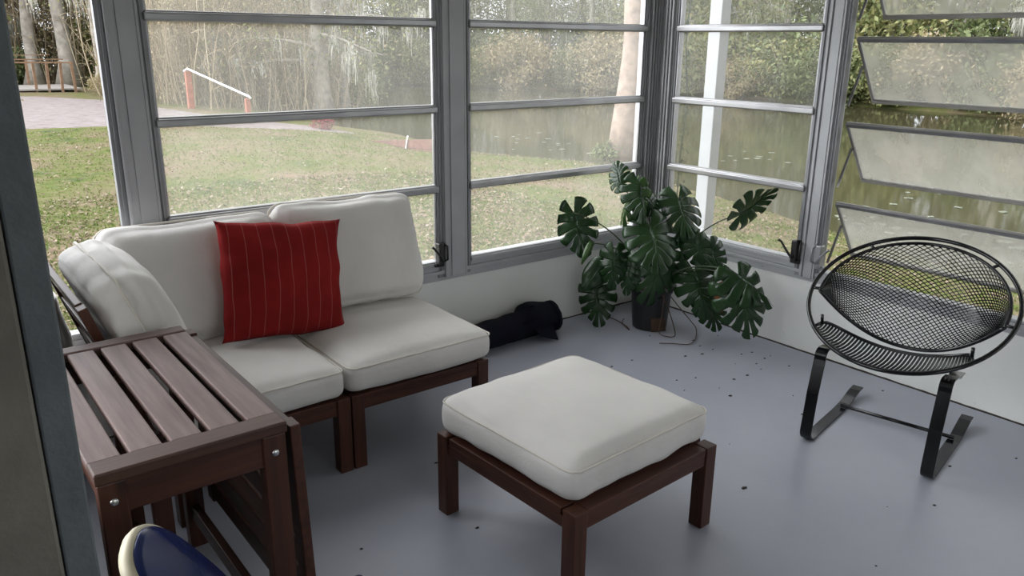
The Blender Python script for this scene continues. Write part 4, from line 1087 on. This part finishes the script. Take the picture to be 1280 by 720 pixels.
# red edging wall where the lawn drops to the water
rw = empty('board_edging', (0, 0, 0)); tag(rw, 'low rusty red board wall holding the lawn above the water', 'edging')
RP0, RP1 = Vector((5.02, 12.95, 0)), Vector((4.72, 9.75, 0))
for zz in range(3):
    b = MB(); b.add([RP0 + Vector((0, 0, -.90 + .09 * zz)), RP1 + Vector((0, 0, -.90 + .21 * zz)), RP1 + Vector((0, 0, -.90 + .21 * (zz + 1) - .008)), RP0 + Vector((0, 0, -.90 + .09 * (zz + 1) - .004)),
        RP0 + Vector((.05, 0, -.90 + .09 * zz)), RP1 + Vector((.05, 0, -.90 + .21 * zz)), RP1 + Vector((.05, 0, -.90 + .21 * (zz + 1) - .008)), RP0 + Vector((.05, 0, -.90 + .09 * (zz + 1) - .004))],
        [(0, 1, 2, 3), (7, 6, 5, 4), (0, 4, 5, 1), (1, 5, 6, 2), (2, 6, 7, 3), (3, 7, 4, 0)]); b.build('board', M['red_board'], rw, bevel=.004)
b = MB(); b.tube([(4.84, 11.1, -.75), (4.80, 10.9, -.33)], .018, 6); b.build('pvc_stub', M['white_pipe'], rw)
# white post outside the corner window
b = MB(); b.box(.955, 1.05, .33, .43, -.40, 2.36); b.box(.94, 1.065, .315, .445, 2.36, 2.41); b.box(.94, 1.065, .315, .445, -.40, -.22)
wp = b.build('white_post', M['white_post'], bevel=.006); tag(wp, 'white painted square post standing on the lawn outside the corner window', 'post')
# creeper up the corner
cr = empty('creeper_vine', (0, 0, 0)); tag(cr, 'thin green creeper climbing the outside of the corner post', 'vine')
b = MB(); pts = [(.135 + .012 * math.sin(k * .9), -.10 + .015 * math.cos(k * .7), -.30 + k * .10) for k in range(26)]; b.tube(pts, .004, 5); b.build('stem', M['petiole'], cr)
P = np.array([pts[RNG.integers(3, 26)] for _ in range(170)]) + RNG.normal(size=(170, 3)) * [.006, .028, .04]; P[:, 0] = np.maximum(P[:, 0], .115)
V, F = leaf_quads(P, .018, .6); np_mesh('leaves', V, F, M['fol_green'], cr)
# lily pads
b = MB(); seg = 14
b.add([(0, 0, .004)] + [(.11 * math.cos(a), .11 * math.sin(a), .004 + .004 * math.sin(3 * a)) for a in np.linspace(.25, 2 * PI - .05, seg)], [(0, i, i + 1) for i in range(1, seg)])
lp = b.build('lily_pad', M['pad']); so = lp.modifiers.new('solidify', 'SOLIDIFY'); so.thickness = .004
first = True; pads = []
for k in range(110):
    if k < 70: y = random.uniform(-2.5, 3.6); x = shore(y) + .6 + abs(random.gauss(0, 1.6))
    else: y = random.uniform(7, 15); x = 10.2 + random.gauss(0, .9) + (y < 10) * 2
    if x < shore(y) + .3 or any((x - a) ** 2 + (y - c_) ** 2 < .045 for a, c_ in pads): continue
    pads.append((x, y)); o = lp if first else lp.copy()
    if not first: COL.objects.link(o)
    first = False; o.location = (x, y, WATER + .004); o.rotation_euler = (0, 0, random.uniform(0, 6.28)); s_ = random.uniform(.35, .9); o.scale = (s_, s_, 1)
    near_ = k < 70
    tag(o, 'pale lily pad floating close to shore seen through the open awnings' if near_ else 'pale lily pad floating out beyond the corner windows', 'lily pad', 'lily pads off the near shore' if near_ else 'lily pads beyond the corner')
